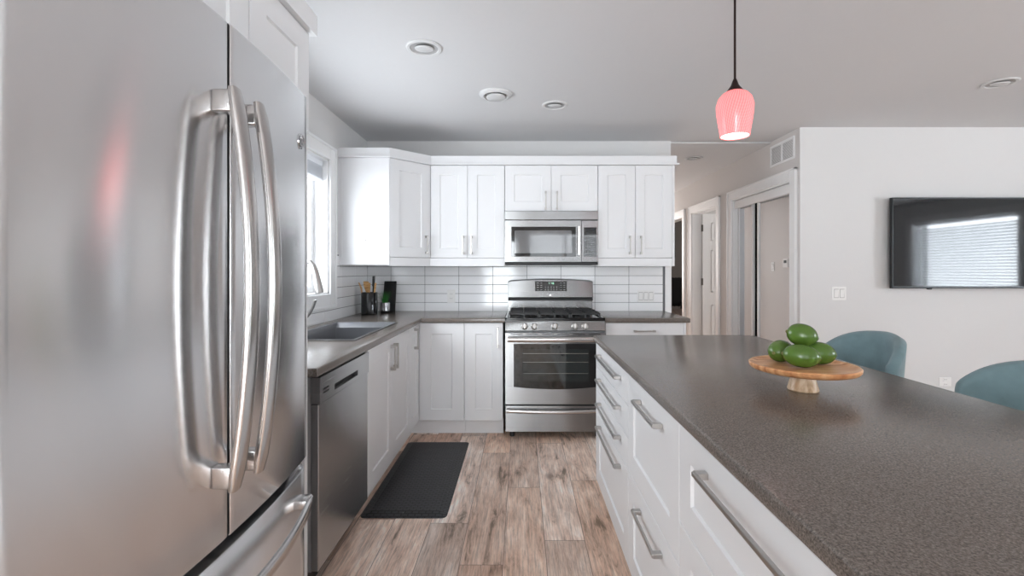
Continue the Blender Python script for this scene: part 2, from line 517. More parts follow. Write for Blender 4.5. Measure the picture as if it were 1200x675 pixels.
# ------------------------------------------------------------------ mesh helpers
class MB:
    def __init__(s):
        s.bm = bmesh.new()

    def box(s, x0, x1, y0, y1, z0, z1, bev=0.0, seg=2, M=None):
        mat = Matrix.Translation(((x0+x1)/2, (y0+y1)/2, (z0+z1)/2)) @ Matrix.Diagonal((abs(x1-x0), abs(y1-y0), abs(z1-z0), 1))
        r = bmesh.ops.create_cube(s.bm, size=1.0, matrix=mat)
        vs = r['verts']
        if bev > 0:
            es = list({e for v in vs for e in v.link_edges})
            b2 = bmesh.ops.bevel(s.bm, geom=es, offset=bev, segments=seg, affect='EDGES', profile=0.5)
            vs = list({v for f in b2['faces'] for v in f.verts} | {v for v in vs if v.is_valid})
        if M is not None:
            bmesh.ops.transform(s.bm, matrix=M, verts=vs)
        return s

    def lathe(s, prof, c=(0, 0, 0), n=32, M=None, cap0=True, cap1=True):
        """prof: list of (r, z)."""
        rings = []
        for r, z in prof:
            ring = []
            for i in range(n):
                a = 2*PI*i/n
                p = Vector((r*math.cos(a), r*math.sin(a), z))
                if M is not None:
                    p = M @ p
                ring.append(s.bm.verts.new(p+Vector(c)))
            rings.append(ring)
        for a, b in zip(rings, rings[1:]):
            for i in range(n):
                j = (i+1) % n
                s.bm.faces.new((a[i], a[j], b[j], b[i]))
        if cap0:
            s.bm.faces.new(rings[0][::-1])
        if cap1:
            s.bm.faces.new(rings[-1])
        return s

    def cyl(s, p0, p1, r0, r1=None, n=20):
        p0, p1 = Vector(p0), Vector(p1)
        r1 = r0 if r1 is None else r1
        d = p1-p0
        q = d.to_track_quat('Z', 'Y').to_matrix().to_4x4()
        return s.lathe([(r0, 0), (r1, d.length)], c=p0, n=n, M=q)

    def tube(s, pts, rad, n=12, sx=1.0, sy=1.0, up=None, cap=True):
        """Sweep an ellipse (rad*sx, rad*sy) along pts; rad may be a list."""
        pts = [Vector(p) for p in pts]
        rads = rad if isinstance(rad, (list, tuple)) else [rad]*len(pts)
        rings = []
        upv = Vector(up) if up else None
        for i, p in enumerate(pts):
            t = (pts[min(i+1, len(pts)-1)]-pts[max(i-1, 0)]).normalized()
            if upv is None:
                upv = Vector((0, 0, 1)) if abs(t.z) < 0.9 else Vector((1, 0, 0))
            a = upv.cross(t).normalized()
            b = t.cross(a).normalized()
            upv = b
            rings.append([s.bm.verts.new(p+a*rads[i]*sx*math.cos(2*PI*k/n)+b*rads[i]*sy*math.sin(2*PI*k/n)) for k in range(n)])
        for A, B in zip(rings, rings[1:]):
            for i in range(n):
                j = (i+1) % n
                s.bm.faces.new((A[i], A[j], B[j], B[i]))
        if cap:
            s.bm.faces.new(rings[0][::-1])
            s.bm.faces.new(rings[-1])
        return s

    def prism(s, poly, z0, z1):
        a = [s.bm.verts.new((x, y, z0)) for x, y in poly]
        b = [s.bm.verts.new((x, y, z1)) for x, y in poly]
        n = len(poly)
        s.bm.faces.new(a[::-1])
        s.bm.faces.new(b)
        for i in range(n):
            j = (i+1) % n
            s.bm.faces.new((a[i], a[j], b[j], b[i]))
        return s

    def loft(s, loops, cap=True, closed=True):
        """loops: list of lists of 3D points, equal counts."""
        L = [[s.bm.verts.new(p) for p in lp] for lp in loops]
        n = len(L[0])
        for A, B in zip(L, L[1:]):
            for i in range(n if closed else n-1):
                j = (i+1) % n
                s.bm.faces.new((A[i], A[j], B[j], B[i]))
        if cap:
            s.bm.faces.new(L[0][::-1])
            s.bm.faces.new(L[-1])
        return s

    def sweep(s, path, prof, closed_prof=True):
        """path: 2D polyline; prof: list of (offset to the right side, z); mitred corners."""
        P = [Vector((x, y)) for x, y in path]
        loops = []
        for i, p in enumerate(P):
            d0 = (P[i]-P[i-1]).normalized() if i > 0 else (P[1]-P[0]).normalized()
            d1 = (P[i+1]-P[i]).normalized() if i < len(P)-1 else d0
            n0 = Vector((d0.y, -d0.x)); n1 = Vector((d1.y, -d1.x))
            m = (n0+n1).normalized()
            k = 1/max(0.2, m.dot(n0))
            loops.append([Vector((p.x+m.x*o*k, p.y+m.y*o*k, z)) for o, z in prof])
        return s.loft(loops)

    def shaker(s, x0, x1, z0, z1, t=0.019, st=0.07, rail=None, rec=0.007, bevw=0.005, y=0.0):
        """A five-piece door with its front at y, thickness t behind it."""
        rail = st if rail is None else rail
        e = 0.0015

        def ring(a0, a1, b0, b1, yy):
            return [s.bm.verts.new(p) for p in ((a0, yy, b0), (a1, yy, b0), (a1, yy, b1), (a0, yy, b1))]
        rs = [ring(x0, x1, z0, z1, y+t), ring(x0, x1, z0, z1, y+e), ring(x0+e, x1-e, z0+e, z1-e, y),
              ring(x0+st, x1-st, z0+rail, z1-rail, y),
              ring(x0+st+bevw, x1-st-bevw, z0+rail+bevw, z1-rail-bevw, y+rec)]
        s.bm.faces.new(rs[0])
        for A, B in zip(rs, rs[1:]):
            for i in range(4):
                j = (i+1) % 4
                s.bm.faces.new((A[i], A[j], B[j], B[i]))
        s.bm.faces.new(rs[-1])
        return s

    def build(s, name, mat, parent=None, smooth=False, loc=None, rz=None, angle=35, mods=None):
        bmesh.ops.recalc_face_normals(s.bm, faces=s.bm.faces)
        me = bpy.data.meshes.new(name)
        s.bm.to_mesh(me)
        s.bm.free()
        me.materials.append(MT[mat] if isinstance(mat, str) else mat)
        o = bpy.data.objects.new(name, me)
        COL.objects.link(o)
        if parent is not None:
            o.parent = parent
        if loc is not None:
            o.location = loc
        if rz is not None:
            o.rotation_euler = (0, 0, rz)
        if smooth:
            for p in me.polygons:
                p.use_smooth = True
            try:
                me.set_sharp_from_angle(angle=R(angle))
            except Exception:
                pass
        return o


def empty(name, label, cat, loc=(0, 0, 0), rz=0.0, group=None):
    o = bpy.data.objects.new(name, None)
    COL.objects.link(o)
    o.empty_display_size = 0.1
    o.location = loc
    o.rotation_euler = (0, 0, rz)
    tag(o, label, cat, group)
    return o


def tag(o, label, cat, group=None):
    o['label'] = label
    o['category'] = cat
    if group:
        o['group'] = group
    return o


def struct(o, label=None):
    o['kind'] = 'structure'
    if label:
        o['label'] = label
    return o


def solid(name, mat, *boxes, bev=0.0):
    m = MB()
    for b in boxes:
        m.box(*b, bev=bev)
    return struct(m.build(name, mat))


# ------------------------------------------------------------------ the room shell
CH = 2.45
XL, YB, XH, YR, XE, YS = -1.40, 4.25, 2.277, 3.838, 6.85, -3.0
HX = 1.352           # the hall's left wall plane
YEND = 9.8
solid('floor', 'floor', (XL-0.2, XE+0.2, YS-0.2, YEND+0.2, -0.1, 0.0))
solid('ceiling', 'ceil', (XL-0.2, XE+0.2, YS-0.2, YB+0.031, CH, CH+0.15), (HX-0.11, XE+0.2, YB+0.03, YEND+0.2, CH-0.012, CH+0.15))
# left wall with the window over the sink
W1 = (1.95, 3.405, 1.11, 2.08)
solid('wall_left', 'wall', (XL-0.16, XL, YS, W1[0], 0, CH), (XL-0.16, XL, W1[1], YB+0.12, 0, CH),
      (XL-0.16, XL, W1[0], W1[1], 0, W1[2]), (XL-0.16, XL, W1[0], W1[1], W1[3], CH))
solid('wall_back', 'wall', (XL, HX, YB, YB+0.115, 0, CH))
solid('wall_hall_left', 'hall_wall', (HX-0.115, HX, YB+0.115, YEND, 0, CH))
solid('wall_hall_end', 'hall_wall', (HX-0.115, XE, YEND, YEND+0.1, 0, CH))
# hall's right wall with three openings: closet, door, far room
OH = 2.04
C0, C1 = 3.962, 5.06
D0, D1 = 5.46, 6.26
E0, E1 = 6.60, 7.50
XT = 0.115
solid('wall_hall', 'hall_wall', (XH, XH+XT, YR, C0, 0, CH), (XH, XH+XT, C1, D0, 0, CH), (XH, XH+XT, D1, E0, 0, CH),
      (XH, XH+XT, E1, YEND, 0, CH), (XH, XH+XT, C0, C1, OH, CH), (XH, XH+XT, D0, D1, OH, CH), (XH, XH+XT, E0, E1, OH, CH))
solid('wall_right', 'wall', (XH+0.0015, XE, YR-0.0015, YR+0.11, 0, CH))
# living room walls (behind and right of the viewpoint)
WE = (-0.72, 1.05, 0.72, 2.10)
solid('wall_east', 'wall', (XE, XE+0.16, YS, WE[0], 0, CH), (XE, XE+0.16, WE[1], YR+0.11, 0, CH),
      (XE, XE+0.16, WE[0], WE[1], 0, WE[2]), (XE, XE+0.16, WE[0], WE[1], WE[3], CH))
WG = (-1.22, -0.10, 0.06, 2.10)
WS = (0.15, 1.85, 0.10, 2.14)
WT = (3.9, 6.0, 0.4, 2.14)
solid('wall_south', 'wall', (XL, WG[0], YS-0.16, YS, 0, CH), (WG[1], WS[0], YS-0.16, YS, 0, CH), (WG[0], WG[1], YS-0.16, YS, WG[3], CH), (WG[0], WG[1], YS-0.16, YS, 0, WG[2]), (WS[1], WT[0], YS-0.16, YS, 0, CH), (WT[1], XE, YS-0.16, YS, 0, CH),
      (WS[0], WS[1], YS-0.16, YS, WS[3], CH), (WS[0], WS[1], YS-0.16, YS, 0, WS[2]),
      (WT[0], WT[1], YS-0.16, YS, WT[3], CH), (WT[0], WT[1], YS-0.16, YS, 0, WT[2]))
# rooms behind the hall's right wall
solid('wall_closet', 'closet', (XH+0.75, XH+0.8, YR+0.11, 5.25, 0, CH), (XH+XT, XH+0.8, 5.2, 5.25, 0, CH))
solid('wall_small_room', 'wall', (XH+XT, 4.6, 6.36, 6.42, 0, CH), (4.6, 4.66, 5.25, 6.42, 0, CH), (XH+0.8, 4.6, 5.2, 5.25, 0, CH))
solid('wall_far_room', 'darkroom', (XH+XT, 4.66, 9.55, 9.6, 0, CH), (4.6, 4.66, 6.42, 9.6, 0, CH), (XH+XT, 4.6, 6.42, 6.46, 0, CH))

# trim: casings of the three openings in the hall wall
def casing(name, y0, y1, h, cw=0.08):
    m = MB()
    x0, x1 = XH-0.018, XH-0.0005
    m.box(x0, x1, y0-cw, y0, 0.0, h+cw, 0.003)
    m.box(x0, x1, y1, y1+cw, 0.0, h+cw, 0.003)
    m.box(x0, x1, y0, y1, h, h+cw, 0.003)
    # back band, then the jamb lining
    m.box(x0-0.008, x1, y0-cw-0.012, y0-cw+0.004, 0, h+cw+0.012, 0.002)
    m.box(x0-0.008, x1, y1+cw-0.004, y1+cw+0.012, 0, h+cw+0.012, 0.002)
    m.box(x0-0.008, x1, y0-cw-0.012, y1+cw+0.012, h+cw-0.004, h+cw+0.012, 0.002)
    m.box(XH-0.004, XH+XT+0.004, y0-0.001, y0+0.014, 0, h)
    m.box(XH-0.004, XH+XT+0.004, y1-0.014, y1+0.001, 0, h)
    m.box(XH-0.004, XH+XT+0.004, y0, y1, h-0.014, h+0.001)
    return struct(m.build(name, 'trim'))

casing('trim_1', C0, C1, OH)
casing('trim_2', D0, D1, OH)
casing('trim_3', E0, E1, OH)
struct(MB().box(XH+0.5, XE, YR-0.014, YR-0.0015, 0, 0.09, 0.003).build('baseboard_right', 'trim'))
m = MB()
for a, b in ((YR, C0-0.092), (C1+0.092, D0-0.092), (D1+0.092, E0-0.092), (E1+0.092, YEND)):
    m.box(XH-0.013, XH, a, b, 0, 0.09, 0.002)
struct(m.build('baseboard_hall', 'trim'))
# closet: mirrored sliding doors, track fascia
def mirror_door(name, y0, y1, label):
    g = bpy.data.objects.new(name, None); COL.objects.link(g)
    struct(g, label)
    g.location = (XH+0.06, (y0+y1)/2, 0.012)
    h = (y1-y0)/2
    fw = 0.034
    m = MB()
    m.box(-0.012, 0.012, -h, -h+fw, 0, 1.965, 0.003)
    m.box(-0.012, 0.012, h-fw, h, 0, 1.965, 0.003)
    m.box(-0.012, 0.012, -h+fw, h-fw, 0, 0.05, 0.003)
    m.box(-0.012, 0.012, -h+fw, h-fw, 1.93, 1.965, 0.003)
    m.build('door_frame', 'trim', g)
    MB().box(-0.004, 0.008, -h+fw, h-fw, 0.05, 1.93).build('mirror_panel', 'mirror', g)
    return g

mirror_door('door_2', 4.715, C1-0.016, 'far mirrored sliding closet door')
mirror_door('door_3', C0+0.016, 4.632, 'near mirrored sliding closet door')
struct(MB().box(XH+0.012, XH+0.028, C0+0.014, C1-0.014, OH-0.10, OH-0.018, 0.002).box(XH+0.028, XH+0.1, C0+0.014, C1-0.014, OH-0.055, OH-0.018).build('trim_4', 'trim'))

# the open six panel door in the small room
g = bpy.data.objects.new('door_1', None); COL.objects.link(g)
struct(g, 'white six panel door standing open into the side room')
g.location = (XH+XT+0.01, D1-0.03, 0.01)
m = MB()
DWid, DHt = 0.78, 2.02
m.box(0, DWid, -0.016, 0.016, 0, DHt, 0.002)
m.build('door_leaf', 'trim', g)
for x0, x1 in ((0.115, 0.34), (0.44, 0.665)):
    for z0, z1 in ((0.22, 0.82), (0.98, 1.54), (1.66, 1.90)):
        m = MB()
        for (a0, a1, b0, b1) in ((x0, x1, z0, z0+0.018), (x0, x1, z1-0.018, z1), (x0, x0+0.018, z0, z1), (x1-0.018, x1, z0, z1)):
            m.box(a0, a1, -0.022, -0.0155, b0, b1, 0.002)
        m.box(x0+0.05, x1-0.05, -0.021, -0.0155, z0+0.05, z1-0.05, 0.004)
        m.build('raised_panel', 'trim', g)
for z in (0.2, 1.12, 1.83):
    MB().box(-0.022, 0.0, -0.022, -0.0162, z-0.045, z+0.045, 0.001).cyl((-0.002, -0.024, z-0.045), (-0.002, -0.024, z+0.045), 0.005).build('hinge', 'hinge', g)
m = MB(); m.cyl((DWid-0.07, -0.016, 0.98), (DWid-0.07, -0.05, 0.98), 0.012); m.lathe([(0.012, 0), (0.027, 0.012), (0.027, 0.03), (0.012, 0.038)], c=(DWid-0.07, -0.05, 0.98), M=Matrix.Rotation(R(90), 4, 'X'), n=20)
m.build('door_knob', 'handle', g, smooth=True)


# ------------------------------------------------------------------ windows
def window(name, axis, pos, a0, a1, z0, z1, sign, label, mull=True):
    """axis 'x': wall plane x=pos, opening along y; axis 'y': wall plane y=pos, opening along x. sign: outward direction."""
    g = bpy.data.objects.new(name, None); COL.objects.link(g)
    struct(g, label)

    def bx(m, d0, d1, u0, u1, v0, v1, bev=0.0):
        p0, p1 = sorted((pos+sign*d0, pos+sign*d1))
        if axis == 'x':
            m.box(p0, p1, u0, u1, v0, v1, bev)
        else:
            m.box(u0, u1, p0, p1, v0, v1, bev)
    m = MB()
    cw = 0.09
    bx(m, -0.018, -0.0005, a0-cw, a0, z0-cw, z1+cw, 0.003)
    bx(m, -0.018, -0.0005, a1, a1+cw, z0-cw, z1+cw, 0.003)
    bx(m, -0.018, -0.0005, a0, a1, z1, z1+cw, 0.003)
    bx(m, -0.018, -0.0005, a0, a1, z0-cw, z0, 0.003)
    bx(m, -0.026, -0.0005, a0-cw-0.012, a0-cw+0.006, z0-cw-0.012, z1+cw+0.012, 0.003)
    bx(m, -0.026, -0.0005, a1+cw-0.006, a1+cw+0.012, z0-cw-0.012, z1+cw+0.012, 0.003)
    bx(m, -0.026, -0.0005, a0-cw, a1+cw, z1+cw-0.006, z1+cw+0.012, 0.003)
    bx(m, -0.026, -0.0005, a0-cw, a1+cw, z0-cw-0.012, z0-cw+0.006, 0.003)
    m.build('window_casing', 'trim', g)
    m = MB()
    t = 0.045
    bx(m, 0.0, 0.155, a0, a0+0.012, z0, z1)
    bx(m, 0.0, 0.155, a1-0.012, a1, z0, z1)
    bx(m, 0.0, 0.155, a0, a1, z1-0.012, z1)
    bx(m, 0.0, 0.155, a0, a1, z0, z0+0.012)
    m.build('window_jamb', 'trim', g)
    m = MB()
    bx(m, 0.10, 0.15, a0+0.012, a0+0.012+t, z0+0.012, z1-0.012, 0.004)
    bx(m, 0.10, 0.15, a1-0.012-t, a1-0.012, z0+0.012, z1-0.012, 0.004)
    bx(m, 0.10, 0.15, a0+0.057, a1-0.057, z0+0.012, z0+0.012+t, 0.004)
    bx(m, 0.10, 0.15, a0+0.057, a1-0.057, z1-0.012-t, z1-0.012, 0.004)
    if mull:
        c = (a0+a1)/2
        bx(m, 0.10, 0.15, c-0.03, c+0.03, z0+0.012, z1-0.012, 0.004)
    m.build('window_frame', 'trim', g)
    m = MB()
    bx(m, 0.122, 0.128, a0+0.05, a1-0.05, z0+0.05, z1-0.05)
    m.build('window_pane', 'glass', g)
    return g

window('window_1', 'x', XL, *W1, -1, 'white framed window over the sink')
window('window_2', 'x', XE, *WE, 1, 'living room window with half tilted blinds', False)
window('window_3', 'y', YS, *WS, -1, 'patio window behind the viewpoint')
window('window_4', 'y', YS, *WT, -1, 'added living room window behind the viewpoint for more light', True)  # extra unseen window, put in to let in more light

window('window_5', 'y', YS, *WG, -1, 'added window behind the viewpoint for the front fill lamp', False)  # invented opening, unseen, made for the frontal fill lamp

# raised blind at the top of the sink window
g = empty('venetian_blind', 'white venetian blind pulled up at the top of the sink window', 'blind', (XL-0.055, (W1[0]+W1[1])/2, W1[3]-0.16))
hl = (W1[1]-W1[0])/2-0.02
MB().box(-0.025, 0.025, -hl, hl, 0.105, 0.146, 0.004).build('headrail', 'blind', g)
for k in range(9):
    z = 0.022+k*0.009
    MB().box(-0.025, 0.025, -hl, hl, z, z+0.003, 0.001, M=Matrix.Translation((0, 0, random.uniform(-.001, .001)))).build('slat', 'blind', g)
MB().box(-0.025, 0.025, -hl, hl, 0.0, 0.016, 0.004).build('bottom_rail', 'blind', g)


def lowered_blind(name, label, axis, pos, a0, a1, z0, z1, ang):
    g = empty(name, label, 'blind', (pos, (a0+a1)/2, z0) if axis == 'x' else ((a0+a1)/2, pos, z0), 0 if axis == 'x' else PI/2, 'lowered blinds')
    h = (a1-a0)/2-0.02
    H = z1-z0
    MB().box(-0.025, 0.025, -h, h, H-0.05, H-0.013, 0.004).build('headrail', 'blind', g)
    n = int((H-0.09)/0.045)
    m = MB()
    for k in range(n):
        M = Matrix.Translation((0, 0, 0.035+k*0.045)) @ Matrix.Rotation(R(ang), 4, 'Y')
        m.box(-0.025, 0.025, -h, h, -0.0012, 0.0012, M=M)
    m.build('slats', 'blind', g)
    MB().box(-0.02, 0.02, -h, h, 0.014, 0.03, 0.004).build('bottom_rail', 'blind', g)
    return g

lowered_blind('venetian_blind', 'white venetian blind half tilted over the living room side window', 'x', XE+0.05, WE[0], WE[1], WE[2], WE[3], 33)
lowered_blind('venetian_blind', 'white venetian blind half tilted over the patio window behind the viewpoint', 'y', YS-0.05, WS[0], WS[1], WS[2], WS[3], -33)


# ------------------------------------------------------------------ backsplash tiles (wall surface)
CT = 0.914
def tiles():
    mt, mg = MB(), MB()
    TH, TW, gp = 0.0805, 0.3073, 0.0035
    y0 = YB-0.009
    mg.box(XL+0.0005, 1.298, YB-0.006, YB-0.0005, 0.70, 1.40)
    mg.box(XL+0.0005, XL+0.006, 1.75, YB-0.006, CT-0.02, W1[2]-0.103)
    mg.box(XL+0.0005, XL+0.006, W1[1]+0.103, YB-0.006, W1[2]-0.103, 1.40)
    xs = [-1.178+TW*k for k in range(-1, 9)]
    for r in range(-2, 6):
        z0 = CT-0.0025+r*TH
        z1 = min(z0+TH-gp, 1.399)
        for x in xs:
            a, b = max(x, XL+0.009), min(x+TW-gp, 1.298)
            if r < 0 and (a > 0.7 or b < -0.2):
                continue
            if b-a > 0.02:
                mt.box(a, b, y0, YB-0.003, z0, z1, 0.0012, 1)
        if r >= 0:
            for k in range(9):
                b = YB-0.010-k*TW
                a = b-TW+gp
                zt = z1
                lo, hi = W1[0]-0.104, W1[1]+0.104
                if z1 > W1[2]-0.10:
                    if r*TH+CT > W1[2]-0.11:
                        if a < hi:
                            a = hi
                    else:
                        if a < hi:
                            # row that passes under the casing: cut its top
                            if b > hi:
                                mt.box(XL+0.003, XL+0.009, hi, b, z0, z1, 0.0012, 1)
                                b = hi
                            zt = W1[2]-0.104
                if b-a > 0.02 and zt-z0 > 0.01 and b > 1.76:
                    mt.box(XL+0.003, XL+0.009, max(a, 1.76), b, z0, zt, 0.0012, 1)
    g = struct(mg.build('wall_backsplash_grout', 'grout'))
    t = struct(mt.build('wall_backsplash_tiles', 'tile'))
tiles()
# white end strip of the tiled wall
struct(MB().box(1.299, HX+0.002, YB-0.011, YB-0.0005, 0, 1.40, 0.002).build('trim_5', 'trim'))


# ------------------------------------------------------------------ cabinets
def pull(parent, x, z, L, horiz, y=0.0, name='handle', st=0.032, w=0.011):
    """Bar pull with broad square feet; the front of the door is at y, the bar stands out to -y."""
    m = MB()
    h = L/2
    fw = 0.020
    if horiz:
        m.box(x-h, x+h, y-st, y-st+0.009, z-w/2, z+w/2, 0.0015)
        for s_ in (-1, 1):
            c = x+s_*(h-fw/2)
            m.box(c-fw/2, c+fw/2, y-st+0.004, y, z-w/2-0.002, z+w/2+0.002, 0.0015)
    else:
        m.box(x-w/2, x+w/2, y-st, y-st+0.009, z-h, z+h, 0.0015)
        for s_ in (-1, 1):
            c = z+s_*(h-fw/2)
            m.box(x-w/2-0.002, x+w/2+0.002, y-st+0.004, y, c-fw/2, c+fw/2, 0.0015)
    return m.build(name, 'handle', parent)


def cabinet(name, label, cat, loc, rz, w, depth, z0, z1, fronts, toe=False, group=None, rot=None):
    """Local frame: x along the width, front plane y=0 facing -y, the body behind it."""
    g = empty(name, label, cat, loc, rz, group)
    m = MB()
    m.box(0.0005, w-0.0005, 0.0205, depth, z0, z1, 0.001, 1)
    m.build('body', 'cab', g)
    if toe:
        MB().box(0.0, w, 0.075, 0.09, 0.0, z0, 0.001, 1).build('toe_kick', 'cab', g)
    for f in fronts:
        m = MB()
        if f.get('slab'):
            m.box(f['x0']+.0015, f['x1']-.0015, 0, 0.019, f['z0']+.0015, f['z1']-.0015, 0.002)
        else:
            m.shaker(f['x0']+.0015, f['x1']-.0015, f['z0']+.0015, f['z1']-.0015, st=f.get('st', 0.075), rail=f.get('rail'))
        d = m.build(f['k'], 'cab', g)
        if f.get('h'):
            pull(d, *f['h'])
    return g


D = lambda k, x0, x1, z0, z1, h=None, **kw: dict(k=k, x0=x0, x1=x1, z0=z0, z1=z1, h=h, **kw)
UF = 3.849          # front plane of the wall cabinets
UZ0, UZ1 = 1.382, 2.141
UD = YB-UF-0.002
hz = UZ0+0.105
# wall cabinets on the back wall
cabinet('wall_cabinet', 'white two door wall cabinet between corner cabinet and microwave', 'cabinet', (-0.745, UF, 0), 0, 0.607, UD, UZ0, UZ1,
        [D('door', 0, 0.3035, UZ0, UZ1, (0.270, hz, 0.15, False)), D('door', 0.3035, 0.607, UZ0, UZ1, (0.337, hz, 0.15, False))])
cabinet('wall_cabinet', 'short white two door wall cabinet above the microwave', 'cabinet', (-0.1365, UF, 0), 0, 0.7635, UD, 1.767, UZ1,
        [D('door', 0, 0.3815, 1.767, UZ1, (0.335, 1.852, 0.15, False)), D('door', 0.3815, 0.7635, 1.767, UZ1, (0.428, 1.852, 0.15, False))])
g = cabinet('wall_cabinet', 'white two door wall cabinet right of the microwave', 'cabinet', (0.629, UF, 0), 0, 0.610, UD, UZ0, UZ1,
            [D('door', 0, 0.305, UZ0, UZ1, (0.260, hz, 0.15, False)), D('door', 0.305, 0.610, UZ0, UZ1, (0.351, hz, 0.15, False))])
MB().box(0.6105, 0.628, 0.0, UD, UZ0-0.067, UZ1, 0.001).build('end_panel', 'cab', g)
# diagonal corner cabinet
g = empty('corner_wall_cabinet', 'white diagonal corner wall cabinet beside the window', 'cabinet', (XL, YB, UZ0-0.06))
CY = 3.59
m = MB()
m.prism([(0.001, -0.001), (0.001, CY-YB+0.018), (0.395, CY-YB+0.018), (0.6535, UF-YB+0.02), (0.6535, -0.001)], 0.06, UZ1-UZ0+0.06)
m.build('body', 'cab', g)
MB().box(0.001, 0.389, CY-YB, CY-YB+0.0175, 0.0, UZ1-UZ0+0.06, 0.0012).build('side_panel', 'cab', g)
MB().box(0.0005, 0.03, CY-YB-0.006, CY-YB-0.0003, 0.06, UZ1-UZ0+0.04, 0.001).build('scribe_strip', 'cab', g)
dl = math.hypot(0.2655, UF-CY)
ang = math.atan2(UF-CY, 0.2655)
m = MB().shaker(0.004, dl-0.004, 0, UZ1-UZ0-0.003, st=0.08)
dd = m.build('door', 'cab', g, loc=(0.390, CY-YB, 0.0615), rz=ang)
pull(dd, dl-0.045, 0.105, 0.15, False)
# light rail under the wall cabinets and crown along their tops
m = MB()
m.sweep([(-1.009, CY+0.004), (-0.748, UF+0.004), (-0.1385, UF+0.004)], [(0.0, UZ0-0.067), (0.0, UZ0-0.002), (-0.018, UZ0-0.002), (-0.018, UZ0-0.067)])
tag(m.build('light_rail', 'cab'), 'white light rail under the wall cabinets left of the microwave', 'trim')
m = MB().box(0.630, 1.2385, UF+0.004, UF+0.022, UZ0-0.067, UZ0-0.002, 0.001)
tag(m.build('light_rail', 'cab'), 'white light rail under the wall cabinet right of the microwave', 'trim')
CP = [(-0.02, 0.001), (0.03, 0.001), (0.03, 0.013), (0.014, 0.017), (0.014, 0.075), (-0.02, 0.075)]
m = MB()
m.sweep([(XL+0.002, CY), (-1.01, CY), (-0.745, UF), (1.257, UF), (1.257, YB-0.002)], [(o, UZ1+z) for o, z in CP])
tag(m.build('crown_moulding', 'cab'), 'white crown moulding along the tops of the back wall cabinets', 'moulding')
g = MB()
g.tube([(0, 0, 0.012), (0, -0.004, 0.0), (0, -0.012, -0.006), (0, -0.017, 0.001)], 0.003)
g.box(-0.008, 0.008, -0.003, 0, -0.004, 0.022, 0.001)
tag(g.build('wall_hook', 'plate', loc=(-1.19, CY-0.0003, 1.51)), 'tiny white hook on the side of the corner wall cabinet', 'hook')

# base cabinets
BF = 3.618
BZ0, BZ1 = 0.122, 0.876
cabinet('base_cabinet', 'white one door base cabinet left of the range', 'cabinet', (-0.4395, BF, 0), 0, 0.298, YB-BF-0.012, BZ0, BZ1,
        [D('door', 0, 0.298, BZ0, BZ1, (0.258, 0.765, 0.155, False), st=0.082, rail=0.085)], toe=True)
# corner base cabinet, two doors meeting at the inside corner
LF = -0.79           # front plane of the left run
g = empty('corner_base_cabinet', 'white corner base cabinet with two doors meeting at the inside corner', 'cabinet', (XL, YB, 0))
m = MB()
m.prism([(0.012, -0.012), (0.012, 3.332-YB), (LF-XL-0.0205, 3.332-YB), (LF-XL-0.0205, BF-YB+0.0205), (-0.4405-XL, BF-YB+0.0205), (-0.4405-XL, -0.012)], BZ0, BZ1)
m.build('body', 'cab', g)
m = MB()
m.box(LF-XL-0.09, LF-XL-0.075, 3.332-YB, BF-YB+0.09, 0, BZ0)
m.box(LF-XL-0.075, -0.4405-XL, BF-YB+0.075, BF-YB+0.09, 0, BZ0)
m.build('toe_kick', 'cab', g)
d1 = MB().shaker(0.0015, BF-3.331-0.003, BZ0+.0015, BZ1-.0015, st=0.07, rail=0.085).build('door', 'cab', g, loc=(LF-XL, 3.331-YB, 0), rz=PI/2)
pull(d1, 0.135, 0.775, 0.155, False)
MB().shaker(0.004, -0.441-LF-0.0015, BZ0+.0015, BZ1-.0015, st=0.09, rail=0.085).build('door', 'cab', g, loc=(LF-XL, BF-YB, 0))
cabinet('sink_base_cabinet', 'white two door base cabinet under the sink', 'cabinet', (LF, 2.416, 0), PI/2, 0.914, 0.597, BZ0, BZ1-0.22,
        [D('door', 0, 0.457, BZ0, BZ1, (0.425, 0.752, 0.155, False), st=0.075, rail=0.085), D('door', 0.457, 0.914, BZ0, BZ1, (0.489, 0.752, 0.155, False), st=0.075, rail=0.085)], toe=True)
g = cabinet('base_cabinet', 'white base cabinet with a top drawer right of the range', 'cabinet', (0.648, BF, 0), 0, 0.605, YB-BF-0.012, BZ0, BZ1,
            [D('drawer', 0, 0.605, 0.749, BZ1, (0.30, 0.813, 0.165, True), slab=True),
             D('door', 0, 0.3025, BZ0, 0.749, (0.26, 0.64, 0.155, False)), D('door', 0.3025, 0.605, BZ0, 0.749, (0.345, 0.64, 0.155, False))], toe=True)
MB().box(0.606, 0.622, 0.0, YB-BF-0.012, 0.0, BZ1, 0.001).build('end_panel', 'cab', g)
# tall end panel between refrigerator and dishwasher
tag(MB().box(XL+0.001, -0.795, 1.722, 1.745, 0, 1.762, 0.001).build('end_panel', 'cab'), 'white tall panel between the refrigerator and the dishwasher', 'panel')

# cabinets over the refrigerator
FX = -0.773
for i, (y, lab) in enumerate(((1.335, 'white wall cabinet over the far side of the refrigerator with shaker door'),
                              (0.957, 'white wall cabinet over the middle of the refrigerator'),
                              (0.579, 'white wall cabinet over the near side of the refrigerator'))):
    cabinet('fridge_top_cabinet', lab, 'cabinet', (FX, y, 0), PI/2, 0.376, FX-XL-0.002 if False else (-XL+FX-0.002), 1.785, UZ1,
            [D('door', 0, 0.376, 1.785, UZ1, None, st=0.088, rail=0.085)])
m = MB()
m.sweep([(FX, 0.579), (FX, 1.712), (XL+0.002, 1.712)], [(-o, UZ1+z) for o, z in CP][::-1])
for v in m.bm.verts:
    pass
cm = m
tag(cm.build('crown_moulding', 'cab'), 'white crown moulding over the refrigerator cabinets', 'moulding')

